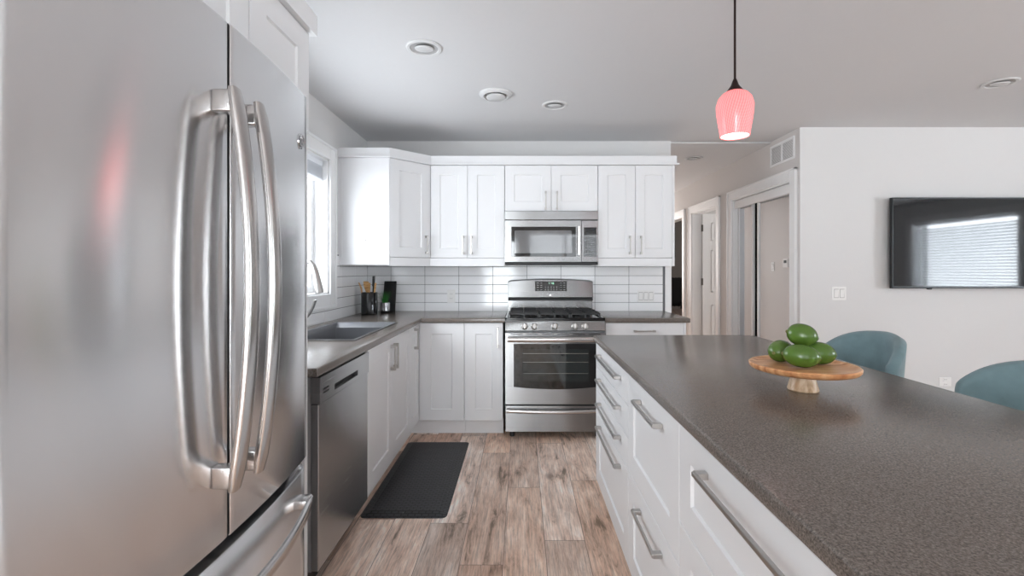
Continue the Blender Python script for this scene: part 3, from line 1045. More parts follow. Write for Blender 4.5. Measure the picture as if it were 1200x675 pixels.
# countertops
def slab(name, outer, hole, z0, z1, label, bev=0.008, soft=None):
    bm = bmesh.new()
    def loop(pts):
        vs = [bm.verts.new((x, y, z0)) for x, y in pts]
        return [bm.edges.new((vs[i], vs[(i+1) % len(vs)])) for i in range(len(vs))]
    es = loop(outer)
    if hole:
        es += loop(hole)
        bmesh.ops.triangle_fill(bm, use_beauty=True, use_dissolve=False, edges=es)
    else:
        bm.faces.new(list({v: 0 for e in es for v in e.verts}))
    r = bmesh.ops.extrude_face_region(bm, geom=list(bm.faces))
    bmesh.ops.translate(bm, vec=(0, 0, z1-z0), verts=[v for v in r['geom'] if isinstance(v, bmesh.types.BMVert)])
    bmesh.ops.recalc_face_normals(bm, faces=bm.faces)
    be = [e for e in bm.edges if len(e.link_faces) == 2 and abs(e.link_faces[0].normal.dot(e.link_faces[1].normal)) < 0.1
          and abs(e.verts[0].co.z-e.verts[1].co.z) < 1e-6 and (soft is None or soft(e))]
    bmesh.ops.bevel(bm, geom=be, offset=bev, segments=3, affect='EDGES', profile=0.5)
    mb = MB(); mb.bm.free(); mb.bm = bm
    return tag(mb.build(name, 'counter', smooth=True, angle=25), label, 'countertop')

CF = -0.763
SK = (-1.295, -0.875, 2.45, 3.285)
slab('countertop', [(XL+0.0095, 1.75), (CF, 1.75), (CF, 3.597), (-0.126, 3.597), (-0.126, YB-0.0095), (XL+0.0095, YB-0.0095)],
     [(SK[0], SK[2]), (SK[1], SK[2]), (SK[1], SK[3]), (SK[0], SK[3])], 0.878, CT, 'dark grey L-shaped countertop holding the sink')
slab('countertop', [(0.642, 3.597), (1.295, 3.597), (1.295, YB-0.0115), (0.642, YB-0.0115)], None, 0.878, CT,
     'short dark grey countertop right of the range')

# ------------------------------------------------------------------ island
IX, IF = 0.408, 0.42
IY1 = 2.640
g = None
U1 = IY1-0.017
cabinet('island_cabinet', 'white four drawer island cabinet at the far end near the range', 'cabinet', (IF, U1, 0), -PI/2, 0.778, 0.60, 0.11, 0.875,
        [D('drawer', 0, 0.778, 0.746, 0.873, (0.389, 0.826, 0.51, True), slab=True), D('drawer', 0, 0.778, 0.619, 0.746, (0.389, 0.699, 0.51, True), slab=True),
         D('drawer', 0, 0.778, 0.492, 0.619, (0.389, 0.572, 0.51, True), slab=True), D('drawer', 0, 0.778, 0.111, 0.492, (0.389, 0.449, 0.51, True), st=0.08, rail=0.085)], toe=True)
cabinet('island_cabinet', 'white two drawer island cabinet in the middle of the island', 'cabinet', (IF, U1-0.778, 0), -PI/2, 0.597, 0.60, 0.11, 0.875,
        [D('drawer', 0, 0.597, 0.492, 0.873, (0.315, 0.815, 0.27, True), st=0.08, rail=0.085), D('drawer', 0, 0.597, 0.111, 0.492, (0.315, 0.428, 0.27, True), st=0.08, rail=0.085)], toe=True)
cabinet('island_cabinet', 'white three drawer island cabinet nearest to the viewpoint', 'cabinet', (IF, U1-1.375, 0), -PI/2, 0.914, 0.60, 0.11, 0.875,
        [D('drawer', 0, 0.914, 0.613, 0.873, (0.41, 0.815, 0.47, True), st=0.08, rail=0.075), D('drawer', 0, 0.914, 0.362, 0.613, (0.41, 0.55, 0.47, True), st=0.08, rail=0.075),
         D('drawer', 0, 0.914, 0.111, 0.362, (0.41, 0.30, 0.47, True), st=0.08, rail=0.075)], toe=True)
m = MB()
m.box(IF, 1.04, IY1-0.0165, IY1, 0.11, 0.876, 0.001)
m.box(IF+0.075, 1.04, IY1-0.0165, IY1, 0, 0.1095)
m.box(1.023, 1.04, 0.33, IY1-0.017, 0, 0.876, 0.001)
m.box(IF, 1.04, 0.314, 0.3295, 0.11, 0.876, 0.001)
m.box(IF+0.075, 1.04, 0.314, 0.3295, 0, 0.1095)
tag(m.build('island_surround', 'cab'), 'white end and back panels enclosing the kitchen island', 'surround')
slab('island_countertop', [(IX, 0.29), (1.312, 0.29), (1.312, 2.62), (1.272, 2.664), (IX, 2.664)], None, 0.878, CT, 'large dark grey speckled countertop of the island', bev=0.010)

# ------------------------------------------------------------------ refrigerator
FDC, FHW = 0.945, 0.42
FXC, FSAG = -0.588, 0.032
def fx(y):
    t = (y-FDC)/FHW
    return FXC-FSAG*t*t - (0.02*max(0, abs(t)-0.965)/0.035 if abs(t) > 0.965 else 0)
g = empty('refrigerator', 'large stainless steel french door refrigerator at the left', 'refrigerator', (-1.0, FDC, 0))
inv = Matrix.Translation((1.0, -FDC, 0))
MB().box(-1.36, -0.695, FDC-FHW+0.006, FDC+FHW-0.006, 0.03, 1.745, 0.004).build('body', 'body', g).data.transform(inv)
MB().box(-0.697, -0.662, FDC-FHW+0.012, FDC+FHW-0.012, 0.06, 1.765, 0.002).build('gasket', 'gasket', g).data.transform(inv)
for s_ in (-1, 1):
    MB().box(-0.9, -0.67, FDC+s_*(FHW-0.05)-0.03, FDC+s_*(FHW-0.05)+0.03, 1.745, 1.775, 0.005).build('hinge_cover', 'body', g).data.transform(inv)
for fx_, fy_ in ((-0.75, -0.36), (-0.75, 0.36), (-1.3, -0.36), (-1.3, 0.36)):
    MB().cyl((fx_, FDC+fy_, 0.0), (fx_, FDC+fy_, 0.03), 0.02).build('foot', 'mblack', g).data.transform(inv)


def fdoor(name, y0, y1, z0, z1, n=22):
    m = MB()
    loops = []
    rad = 0.004
    for i in range(n+1):
        t = i/n
        y = y0+(y1-y0)*t
        edge = min(y-y0, y1-y)
        r = 0.0
        if edge < rad:
            r = rad-math.sqrt(max(0, rad*rad-(rad-edge)**2))
        x = fx(y)-r
        loops.append([(x, y, z0+0.006), (x, y, z1-0.006), (x-0.003, y, z1-0.001), (x-0.009, y, z1), (-0.664, y, z1), (-0.664, y, z0), (x-0.009, y, z0), (x-0.003, y, z0+0.001)])
    # finer columns at both ends for the rounded edges
    ys = [y0+e for e in (0, 0.0004, 0.001, 0.002, 0.004)]+[y0+(y1-y0)*i/n for i in range(1, n)]+[y1-e for e in (0.004, 0.002, 0.001, 0.0004, 0)]
    loops = []
    for y in ys:
        edge = min(y-y0, y1-y)
        r = rad-math.sqrt(max(0, rad*rad-(rad-edge)**2)) if edge < rad else 0.0
        x = fx(y)-r
        loops.append([(x, y, z0+0.006), (x, y, z1-0.006), (x-0.003, y, z1-0.001), (x-0.009, y, z1), (-0.664, y, z1), (-0.664, y, z0), (x-0.009, y, z0), (x-0.003, y, z0+0.001)])
    m.loft(loops)
    o = m.build(name, 'fridge', g, smooth=True, angle=40)
    o.data.materials.append(MT['gasket'])
    for p in o.data.polygons:
        if abs(p.normal.y) > 0.9 and name == 'door' and abs(p.center.y-FDC) < 0.02:
            p.material_index = 1
    o.data.transform(inv)
    return o

dl_ = fdoor('door', FDC-FHW, FDC-0.004, 0.742, 1.78)
dr_ = fdoor('door', FDC+0.004, FDC+FHW, 0.742, 1.78)
fz_ = fdoor('freezer_drawer', FDC-FHW, FDC+FHW, 0.085, 0.720)
MB().box(-0.70, -0.64, FDC-FHW+0.02, FDC+FHW-0.02, 0.03, 0.083, 0.003).build('kick_grille', 'mblack', g).data.transform(inv)


def fhandle(parent, pts, wid, thk, mounts):
    """Bowed flat bar through pts with a block at each end reaching the door."""
    m = MB()
    n = 12
    P = [Vector(p) for p in pts]
    loops = []
    for i, p in enumerate(P):
        t = (P[min(i+1, len(P)-1)]-P[max(i-1, 0)]).normalized()
        side = wid[1]
        out = t.cross(Vector(side)).normalized()
        lp = []
        sc = 1.0
        if i in (0, len(P)-1):
            sc = 0.75
        for k in range(16):
            a = 2*PI*k/16
            ca, sa = math.cos(a), math.sin(a)
            # super-ellipse section
            cx = math.copysign(abs(ca)**0.6, ca); sy = math.copysign(abs(sa)**0.6, sa)
            lp.append(p+Vector(side)*cx*wid[0]/2*sc+out*sy*thk/2*sc)
        loops.append(lp)
    m.loft(loops)
    o = m.build('handle', 'fhandle', parent, smooth=True, angle=50)
    o.data.transform(inv)
    for b in mounts:
        q = MB().box(*b, 0.004, 3).build('handle_mount', 'fhandle', o, smooth=True)
        q.data.transform(inv)
    return o

for par, y in ((dl_, FDC-0.042), (dr_, FDC+0.042)):
    pts = []
    for i in range(25):
        t = i/24
        z = 0.857+(1.630-0.857)*t
        bow = 1-(2*t-1)**2
        pts.append((fx(y)+0.036+0.034*bow, y, z))
    fhandle(par, pts, (0.037, (0, 1, 0)), 0.018, [(fx(y)-0.001, fx(y)+0.036, y-0.013, y+0.013, 0.862, 0.905), (fx(y)-0.001, fx(y)+0.036, y-0.013, y+0.013, 1.582, 1.625)])
pts = []
for i in range(25):
    t = i/24
    y = FDC-0.335+0.67*t
    pts.append((FXC-FSAG*((y-FDC)/FHW)**2+0.034+0.030*(1-(2*t-1)**2), y, 0.655))
fhandle(fz_, pts, (0.030, (0, 0, 1)), 0.016, [(fx(FDC+s_*0.32)-0.003, fx(FDC+s_*0.32)+0.036, FDC+s_*0.32-0.02, FDC+s_*0.32+0.02, 0.642, 0.668) for s_ in (-1, 1)])
# round badge with a script-like emblem
by, bz = FDC+0.352, 1.636
bx_ = fx(by)
M = Matrix.Rotation(R(90), 4, 'Y')
bd = MB().lathe([(0.021, 0), (0.021, 0.003), (0.019, 0.0045), (0.017, 0.0035), (0.0, 0.0035)], c=(bx_-0.0005, by, bz), M=M, n=32, cap1=False).build('badge', 'chrome', dr_, smooth=True)
bd.data.transform(inv)
m = MB()
for off, sgn in ((-0.005, 1), (0.005, -1)):
    pp = []
    for i in range(20):
        a = R(40)+i/19*R(300)
        pp.append((bx_+0.0038, by+off+0.0055*math.cos(a)*1, bz+0.007*math.sin(a)*sgn))
    m.tube(pp, 0.0009, 6)
pp = [(bx_+0.0038, by+0.0145*math.cos(i/40*2*PI), bz+0.0145*math.sin(i/40*2*PI)) for i in range(41)]
m.tube(pp, 0.0008, 6, cap=False)
m.build('emblem', 'body', bd).data.transform(inv)

# ------------------------------------------------------------------ dishwasher
Y0, Y1 = 1.826, 2.412
g = empty('dishwasher', 'stainless steel dishwasher below the counter beside the sink cabinet', 'dishwasher', (LF, Y0, 0), PI/2)
wd = Y1-Y0
MB().box(0.004, wd-0.004, 0.03, 0.575, 0.10, 0.865, 0.002).build('body', 'body', g)
d = MB().box(0, wd, 0.0, 0.03, 0.105, 0.757, 0.004, 3).build('door', 'dwsteel', g)
# control panel with a recessed pocket grip
m = MB()
px0, px1, pz0, pz1 = 0.145, 0.425, 0.778, 0.803
m.box(0, px0, -0.006, 0.03, 0.759, 0.861)
m.box(px1, wd, -0.006, 0.03, 0.759, 0.861)
m.box(px0, px1, -0.006, 0.03, 0.759, pz0)
m.box(px0, px1, -0.006, 0.03, pz1, 0.861)
bmesh.ops.remove_doubles(m.bm, verts=m.bm.verts, dist=1e-5)
cp = m.build('control_panel', 'dwsteel', g)
MB().box(px0, px1, 0.02, 0.028, pz0, pz1).build('pocket_grip', 'mblack', cp)
for z in (0.806, 0.792):
    MB().box(0.032, 0.085, -0.0072, -0.005, z, z+0.006, 0.0005).build('vent_slot', 'mblack', cp)
MB().box(0.01, wd-0.01, 0.01, 0.05, 0.862, 0.8765).build('top_gap_strip', 'mblack', g)
MB().box(0.0, wd, 0.07, 0.085, 0.0, 0.10).build('toe_kick', 'mblack', g)

# ------------------------------------------------------------------ range
RX0, RX1, RFY = -0.122, 0.638, 3.575
RW = RX1-RX0
g = empty('gas_range', 'stainless steel gas range with black grates between the counters', 'range', (RX0, RFY, 0))
MB().box(0.002, RW-0.002, 0.012, 0.655, 0.045, 0.895, 0.002).build('body', 'body', g)
for x in (0.05, RW-0.05):
    for y in (0.06, 0.6):
        MB().cyl((x, y, 0), (x, y, 0.045), 0.018).build('foot', 'mblack', g)
# knob panel, slightly sloped
m = MB()
m.loft([[(x, 0.0, 0.815), (x, -0.004, 0.822), (x, 0.012, 0.889), (x, 0.03, 0.893), (x, 0.03, 0.815)] for x in (0, RW)])
kp = m.build('knob_panel', 'steel', g)
for kx in (0.146, 0.221, 0.375, 0.529, 0.606):
    m = MB()
    M = Matrix.Translation((kx, 0.0025, 0.852)) @ Matrix.Rotation(R(90-13), 4, 'X')
    m.lathe([(0.026, -0.002), (0.026, 0.004), (0.021, 0.008), (0.019, 0.030), (0.016, 0.033), (0.0, 0.033)], n=28, M=M, cap1=False)
    k = m.build('knob', 'handle', g, smooth=True)
    MB().box(-0.0025, 0.0025, -0.019, 0.019, 0.033, 0.037, 0.001, M=M).build('knob_ridge', 'chrome', k)
# cooktop
m = MB()
m.box(0.0, RW, 0.002, 0.60, 0.893, 0.908, 0.004)
m.box(0.0, RW, 0.002, 0.02, 0.905, 0.918, 0.004)
m.box(0.0, 0.018, 0.002, 0.60, 0.905, 0.918, 0.004)
m.box(RW-0.018, RW, 0.002, 0.60, 0.905, 0.918, 0.004)
m.build('cooktop', 'black', g)
for bx, by, br in ((0.15, 0.16, 0.045), (0.15, 0.45, 0.036), (0.38, 0.30, 0.05), (0.61, 0.16, 0.05), (0.61, 0.45, 0.036)):
    m = MB().lathe([(br*1.25, 0.908), (br*1.2, 0.918), (br, 0.921), (br, 0.93), (br*0.9, 0.934), (0, 0.934)], c=(bx, by, 0), n=28, cap1=False)
    m.build('burner', 'mblack', g, smooth=True)
for gx0, gx1 in ((0.03, 0.258), (0.262, 0.498), (0.502, 0.73)):
    m = MB()
    yA, yB = 0.03, 0.575
    z0, z1 = 0.938, 0.952
    bw = 0.011
    m.box(gx0, gx1, yA, yA+bw, z0, z1, 0.003)
    m.box(gx0, gx1, yB-bw, yB, z0, z1, 0.003)
    m.box(gx0, gx0+bw, yA, yB, z0, z1, 0.003)
    m.box(gx1-bw, gx1, yA, yB, z0, z1, 0.003)
    cx = (gx0+gx1)/2
    m.box(cx-bw/2, cx+bw/2, yA, yB, z0, z1+0.004, 0.003)
    for yy in (0.16, 0.30, 0.45):
        m.box(gx0, gx1, yy-bw/2, yy+bw/2, z0, z1+0.004, 0.003)
    for x in (gx0+bw/2, gx1-bw/2, cx):
        for y in (yA+bw/2, yB-bw/2):
            m.lathe([(0.011, 0.907), (0.006, 0.94)], c=(x, y, 0), n=10)
    m.build('grate', 'iron', g)
# back guard with arched top
m = MB()
prof = []
n = 24
loops = []
for i in range(n+1):
    t = i/n
    x = 0.004+(RW-0.008)*t
    zt = 1.190+0.016*(1-(2*t-1)**2) - (0.006 if i in (0, n) else 0)
    loops.append([(x, 0.655, 0.895), (x, 0.655, zt), (x, 0.612, zt), (x, 0.592, zt-0.01), (x, 0.578, 1.075), (x, 0.574, 1.043), (x, 0.60, 1.036), (x, 0.615, 1.02), (x, 0.615, 0.895)])
m.loft(loops)
bg = m.build('back_guard', 'steel', g, smooth=True, angle=30)
MB().box(0.004, RW-0.004, 0.585, 0.6155, 1.012, 1.034, 0.002).build('vent_slot', 'mblack', bg)
MB().box(0.0, 0.08, 0.5955, 0.6145, 0.93, 1.01).build('side_shadow_trim', 'mblack', bg) if False else None
# display on the guard
sl = math.atan2(0.592-0.578, 1.196-1.075)
def guard(x, z, off):
    return (x, 0.578+(z-1.075)*(0.014/0.112)-off, z)
m = MB()
m.loft([[guard(x, z, 0.003) for x, z in ((0.243, 1.098), (0.525, 1.098), (0.525, 1.184), (0.243, 1.184))], [guard(x, z, -0.004) for x, z in ((0.243, 1.098), (0.525, 1.098), (0.525, 1.184), (0.243, 1.184))]])
ds = m.build('display', 'glass_black', bg)
def flatbox(m, x0, x1, z0, z1, off=0.0038):
    m.loft([[guard(x, z, off) for x, z in ((x0, z0), (x1, z0), (x1, z1), (x0, z1))], [guard(x, z, off-0.0012) for x, z in ((x0, z0), (x1, z0), (x1, z1), (x0, z1))]])
for cx in (0.268, 0.298, 0.472, 0.502):
    for z in (1.168, 1.148, 1.130, 1.108):
        m = MB(); flatbox(m, cx-0.008, cx+0.008, z-0.0022, z+0.0022); m.build('key', 'legend', ds)
for cx in (0.335, 0.36, 0.385, 0.41, 0.435):
    for z in (1.136, 1.124, 1.108):
        m = MB(); flatbox(m, cx-0.006, cx+0.006, z-0.002, z+0.002); m.build('key', 'legend', ds)




def seg7(m, ch, x, z, w, h, put):
    S7 = {'0': 'abcdef', '1': 'bc', '2': 'abged', '3': 'abgcd', '4': 'fgbc', '5': 'afgcd', '6': 'afgedc', '7': 'abc', '8': 'abcdefg', '9': 'abcfgd'}
    t = h*0.12
    seg = dict(a=(0, w, h-t, h), g=(0, w, h/2-t/2, h/2+t/2), d=(0, w, 0, t), f=(0, t, h/2, h), e=(0, t, 0, h/2), b=(w-t, w, h/2, h), c=(w-t, w, 0, h/2))
    if ch == ':':
        put(m, x+w*0.3, x+w*0.3+t, z+h*0.25, z+h*0.25+t); put(m, x+w*0.3, x+w*0.3+t, z+h*0.65, z+h*0.65+t)
        return
    for k in S7[ch]:
        a, b, c, e = seg[k]
        put(m, x+a, x+b, z+c, z+e)
m = MB()
for i, ch in enumerate('1:48'):
    seg7(m, ch, 0.358+i*0.014, 1.158, 0.009, 0.016, flatbox)
m.build('clock_digits', 'display', ds)
# small round emblem on the lip of the guard
MB().lathe([(0.007, 0), (0.007, 0.002), (0, 0.0025)], c=(RW/2, 0.5765, 1.060), M=Matrix.Rotation(R(90), 4, 'X'), n=20, cap1=False).build('badge', 'chrome', bg)
# oven door
m = MB()
DX0, DX1, DZ0, DZ1 = 0.0, RW, 0.268, 0.806
wx0, wx1, wz0, wz1 = 0.064, RW-0.064, 0.385, 0.722
# frame around a glass with a curved lower edge
n = 20
xs = [wx0+(wx1-wx0)*i/n for i in range(n+1)]
def wlow(x):
    t = (x-(wx0+wx1)/2)/((wx1-wx0)/2)
    return wz0+0.018*t*t
top = [(x, wz1) for x in xs]
low = [(x, wlow(x)) for x in xs]
m.box(DX0, wx0, -0.03, 0.012, DZ0, DZ1)
m.box(wx1, DX1, -0.03, 0.012, DZ0, DZ1)
m.box(wx0, wx1, -0.03, 0.012, wz1, DZ1)
m.loft([[(x, -0.03, DZ0), (x, -0.03, wlow(x)), (x, 0.012, wlow(x)), (x, 0.012, DZ0)] for x in xs])
bmesh.ops.remove_doubles(m.bm, verts=m.bm.verts, dist=1e-5)
od = m.build('oven_door', 'steel', g)
m = MB()
m.loft([[(x, -0.031, wlow(x)-0.003), (x, -0.031, wz1+0.003), (x, -0.02, wz1+0.003), (x, -0.02, wlow(x)-0.003)] for x in xs])
og = m.build('door_glass', 'glass_black', od)
MB().box(wx0+0.065, wx1-0.065, -0.0318, -0.028, wz0+0.055, wz1-0.038, 0.0006, 1).build('oven_window', 'ovenglass', og)
m = MB()
for z in (0.50, 0.585, 0.65):
    m.box(wx0+0.07, wx1-0.07, -0.0326, -0.0316, z, z+0.0035)
m.build('rack_line', 'hinge', og)
m = MB()
P = [(0.02+(RW-0.04)*i/20, -0.072-0.008*(1-(2*i/20-1)**2), 0.764) for i in range(21)]
m.tube(P, 0.02, 14, sx=0.6, sy=1.0, up=(0, 0, 1))
hd = m.build('handle', 'fhandle', od, smooth=True)
for x in (0.032, RW-0.032):
    MB().box(x-0.014, x+0.014, -0.07, -0.029, 0.750, 0.779, 0.004).build('handle_mount', 'fhandle', hd)
m = MB()
for i in range(6):
    x = 0.04+i*0.118
    m.box(x, x+0.09, -0.0308, -0.028, 0.795, 0.800)
m.build('vent_slots', 'mblack', od)
# bottom drawer
m = MB().box(0, RW, -0.028, 0.012, 0.058, 0.256, 0.004, 3)
dw = m.build('bottom_drawer', 'steel', g)
m = MB()
P = [(0.012+(RW-0.024)*i/20, -0.040-0.012*(1-(2*i/20-1)**2), 0.222-0.006*(1-(2*i/20-1)**2)) for i in range(21)]
m.tube(P, 0.016, 12, sx=0.9, sy=1.0, up=(0, 0, 1))
m.build('handle', 'fhandle', dw, smooth=True)
MB().box(0.001, RW-0.001, -0.01, 0.012, 0.257, 0.267).build('door_gap', 'mblack', g)

# ------------------------------------------------------------------ microwave
MX0, MX1, MFY = -0.1360, 0.6265, 3.825
MW = MX1-MX0
g = empty('microwave', 'stainless steel over-the-range microwave below the short wall cabinet', 'microwave', (MX0, MFY, 1.326))
Z = lambda z: z-1.326
MB().box(0.001, MW-0.001, 0.03, 0.42, Z(1.345), Z(1.765), 0.002).build('body', 'mblack', g)
MB().box(0.0, MW, -0.004, 0.04, Z(1.692), Z(1.765), 0.003).build('vent_strip', 'steel', g)
dr = MB()
dx0, dx1, dz0, dz1 = 0.0, 0.6245, Z(1.349), Z(1.687)
vx0, vx1, vz0, vz1 = 0.056, 0.578, Z(1.394), Z(1.634)
dr.box(dx0, vx0, 0.0, 0.03, dz0, dz1)
dr.box(vx1, dx1, 0.0, 0.03, dz0, dz1)
dr.box(vx0, vx1, 0.0, 0.03, dz0, vz0)
dr.box(vx0, vx1, 0.0, 0.03, vz1, dz1)
bmesh.ops.remove_doubles(dr.bm, verts=dr.bm.verts, dist=1e-5)
md = dr.build('door', 'steel', g)
gl = MB().box(vx0-0.002, vx1+0.002, -0.001, 0.012, vz0-0.002, vz1+0.002, 0.0008, 1).build('door_glass', 'glass_black', md)
MB().box(vx0+0.024, vx1-0.030, -0.0016, 0.004, vz0+0.026, vz1-0.028, 0.0004, 1).build('screen', 'mwscreen', gl)
m = MB()
m.box(0.590, 0.612, -0.034, -0.024, Z(1.402), Z(1.640), 0.004)
m.box(0.592, 0.610, -0.026, 0.0, Z(1.402), Z(1.425), 0.003)
m.box(0.592, 0.610, -0.026, 0.0, Z(1.617), Z(1.640), 0.003)
m.build('handle', 'fhandle', md)
cp = MB().box(0.6275, MW, 0.0, 0.03, dz0, dz1, 0.002).build('control_panel', 'steel', g)
kp = MB().box(0.644, MW-0.014, -0.0015, 0.01, Z(1.392), Z(1.631), 0.0006, 1).build('keypad', 'glass_black', cp)
for r in range(9):
    for c in range(3):
        x = 0.655+c*0.030
        z = Z(1.405)+r*0.0185
        MB().box(x, x+0.02, -0.0024, -0.0010, z, z+0.005).build('key', 'key', kp)
MB().box(0.656, MW-0.026, -0.0022, -0.001, Z(1.590), Z(1.620)).build('display', 'tvframe', kp)
MB().box(0.001, MW-0.001, 0.004, 0.41, 0.0, Z(1.346), 0.002).build('underside', 'mblack', g)

# ------------------------------------------------------------------ sink and tap
g = empty('sink', 'grey rectangular sink set into the left countertop', 'sink', ((SK[0]+SK[1])/2, (SK[2]+SK[3])/2, 0.70))
hx_, hy_ = (SK[1]-SK[0])/2, (SK[3]-SK[2])/2
def rr(hx, hy, r, z, n=5):
    out = []
    for cx, cy, a0 in ((hx-r, hy-r, 0), (-hx+r, hy-r, 90), (-hx+r, -hy+r, 180), (hx-r, -hy+r, 270)):
        for i in range(n+1):
            a = R(a0+90*i/n)
            out.append((cx+r*math.cos(a), cy+r*math.sin(a), z))
    return out
zt = CT-0.70
m = MB()
m.loft([rr(hx_-0.0015, hy_-0.0015, 0.002, zt-0.03), rr(hx_-0.0015, hy_-0.0015, 0.002, zt+0.001), rr(hx_+0.008, hy_+0.008, 0.012, zt+0.0012), rr(hx_+0.009, hy_+0.009, 0.012, zt+0.004), rr(hx_-0.004, hy_-0.004, 0.012, zt+0.005),
        rr(hx_-0.012, hy_-0.012, 0.014, zt+0.001), rr(hx_-0.016, hy_-0.030, 0.016, zt-0.024)], cap=False)
m.build('rim', 'sink', g, smooth=True)
m = MB()
m.loft([rr(hx_-0.0155, hy_-0.0295, 0.016, zt-0.0235), rr(hx_-0.017, hy_-0.036, 0.03, zt-0.030), rr(hx_-0.022, hy_-0.042, 0.04, zt-0.19), rr(hx_-0.05, hy_-0.07, 0.05, zt-0.205), rr(0.05, 0.05, 0.045, zt-0.212)], cap=False)
m.bm.faces.new([m.bm.verts[i] for i in range(len(m.bm.verts)-24, len(m.bm.verts))] if False else []) if False else None
m.build('basin', 'sink', g, smooth=True)
MB().lathe([(0.056, 0.0), (0.056, 0.004), (0.03, 0.003), (0.0, 0.0025)], c=(0, 0, zt-0.213), n=28, cap1=False).build('drain', 'chrome', g, smooth=True)
g = empty('kitchen_faucet', 'chrome pull-down kitchen faucet arching over the sink', 'faucet', (-1.345, 2.87, CT))
m = MB()
m.lathe([(0.028, 0.0), (0.028, 0.006), (0.022, 0.012), (0.019, 0.10), (0.015, 0.13)], n=24)
m.build('base', 'chrome', g, smooth=True)
sp = [(0, 0, 0.12), (0, 0, 0.25), (0.002, 0, 0.33), (0.012, 0, 0.385), (0.032, 0, 0.415), (0.054, 0, 0.418), (0.073, 0, 0.397)]
MB().tube(sp, 0.0125, 16).build('spout', 'handle', g, smooth=True)
MB().tube([(0.071, 0, 0.400), (0.085, 0, 0.36), (0.096, 0, 0.31), (0.105, 0, 0.26), (0.110, 0, 0.230), (0.1105, 0, 0.227)], [0.0145, 0.018, 0.021, 0.024, 0.026, 0.022], 18).build('spray_head', 'handle', g, smooth=True)
MB().tube([(0.0, -0.0, 0.075), (0.035, -0.0, 0.085), (0.05, -0.0, 0.10), (0.072, -0.0, 0.145), (0.085, 0, 0.185)], [0.011, 0.011, 0.009, 0.009, 0.011], 12).build('lever', 'handle', g, smooth=True)

# ------------------------------------------------------------------ things on the left counter
CXp, CYp = -1.268, 3.915
g = empty('utensil_crock', 'glossy black utensil crock in the corner of the left counter', 'crock', (CXp, CYp, CT))
m = MB().lathe([(0.0, 0.003), (0.060, 0.003), (0.062, 0.0), (0.066, 0.004), (0.066, 0.178), (0.064, 0.183), (0.060, 0.183), (0.058, 0.178), (0.058, 0.012), (0, 0.012)], n=40, cap0=False, cap1=False)
m.build('crock_wall', 'black', g, smooth=True)
m = MB()
m.box(-0.004, 0.020, -0.0005, 0.0005, 0, 0.012)
MB().lathe([(0.014, 0), (0.014, 0.001), (0, 0.0012)], c=(0.040, -0.0535, 0.095), M=Matrix.Rotation(R(90), 4, 'X') @ Matrix.Rotation(R(-36.8), 4, 'Y'), n=20, cap1=False).build('emblem', 'silver', g)
m.bm.free()


def utensil(name, label, cat, base, tip, build, mat, roll=0.0):
    """Object whose +z runs from base to tip."""
    base, tip = Vector(base), Vector(tip)
    d = tip-base
    o = build(d.length).build(name, mat, smooth=True)
    q = d.to_track_quat('Z', 'Y')
    o.rotation_mode = 'QUATERNION'
    from mathutils import Quaternion
    o.rotation_quaternion = q @ Quaternion((0, 0, 1), roll)
    o.location = base
    return tag(o, label, cat)


def blade_outline(L, bl, w0, w1, w2, n=14):
    pts = []
    for i in range(n+1):
        t = i/n
        z = L-bl+bl*t
        w = w0+(w1-w0)*min(1, t*1.6)**0.8 if t < 0.62 else w1+(w2-w1)*((t-0.62)/0.38)**2
        pts.append((w, z))
    return pts


def mk_turner(L):
    m = MB()
    bl = 0.095
    m.tube([(0, 0, 0), (0, 0, L-bl)], 0.006, 10, sx=1.1, sy=0.8)
    # slotted head: strips between slots joined by top and bottom bars
    out = blade_outline(L, bl, 0.010, 0.030, 0.026)
    for k in range(4):
        lo, hi = -1+2*k/4+0.07, -1+2*(k+1)/4-0.07
        if k == 0: lo = -1
        if k == 3: hi = 1
        m.loft([[(w*lo, -0.003, z), (w*hi, -0.003, z), (w*hi, 0.003, z), (w*lo, 0.003, z)] for w, z in out])
    for a, b in ((0, 5), (12, 14)):
        m.loft([[(-w, -0.0032, z), (w, -0.0032, z), (w, 0.0032, z), (-w, 0.0032, z)] for w, z in out[a:b+1]])
    return m


def mk_spoon(L):
    m = MB()
    m.tube([(0, 0, 0), (0, 0, L-0.08)], 0.006, 10)
    lp = []
    for i in range(13):
        t = i/12
        z = L-0.09+0.09*t
        w = max(0.003, 0.029*math.sin(PI*min(0.97, 0.12+0.85*t))**0.7)
        lp.append([(w*math.cos(2*PI*k/14), 0.005*math.sin(2*PI*k/14)+0.006*math.sin(PI*t), z) for k in range(14)])
    m.loft(lp)
    return m


def mk_blacksp(L):
    m = MB()
    m.tube([(0, 0, 0), (0, 0, L-0.08)], 0.007, 10)
    m.box(-0.026, 0.026, -0.004, 0.004, L-0.085, L, 0.003)
    m.box(-0.012, 0.012, -0.004, 0.004, L-0.12, L-0.08, 0.003)
    return m


def mk_stick(L):
    return MB().tube([(0, 0, 0), (0, 0, L*0.6), (0, 0, L)], [0.005, 0.006, 0.008], 10, sx=1.2, sy=0.8)

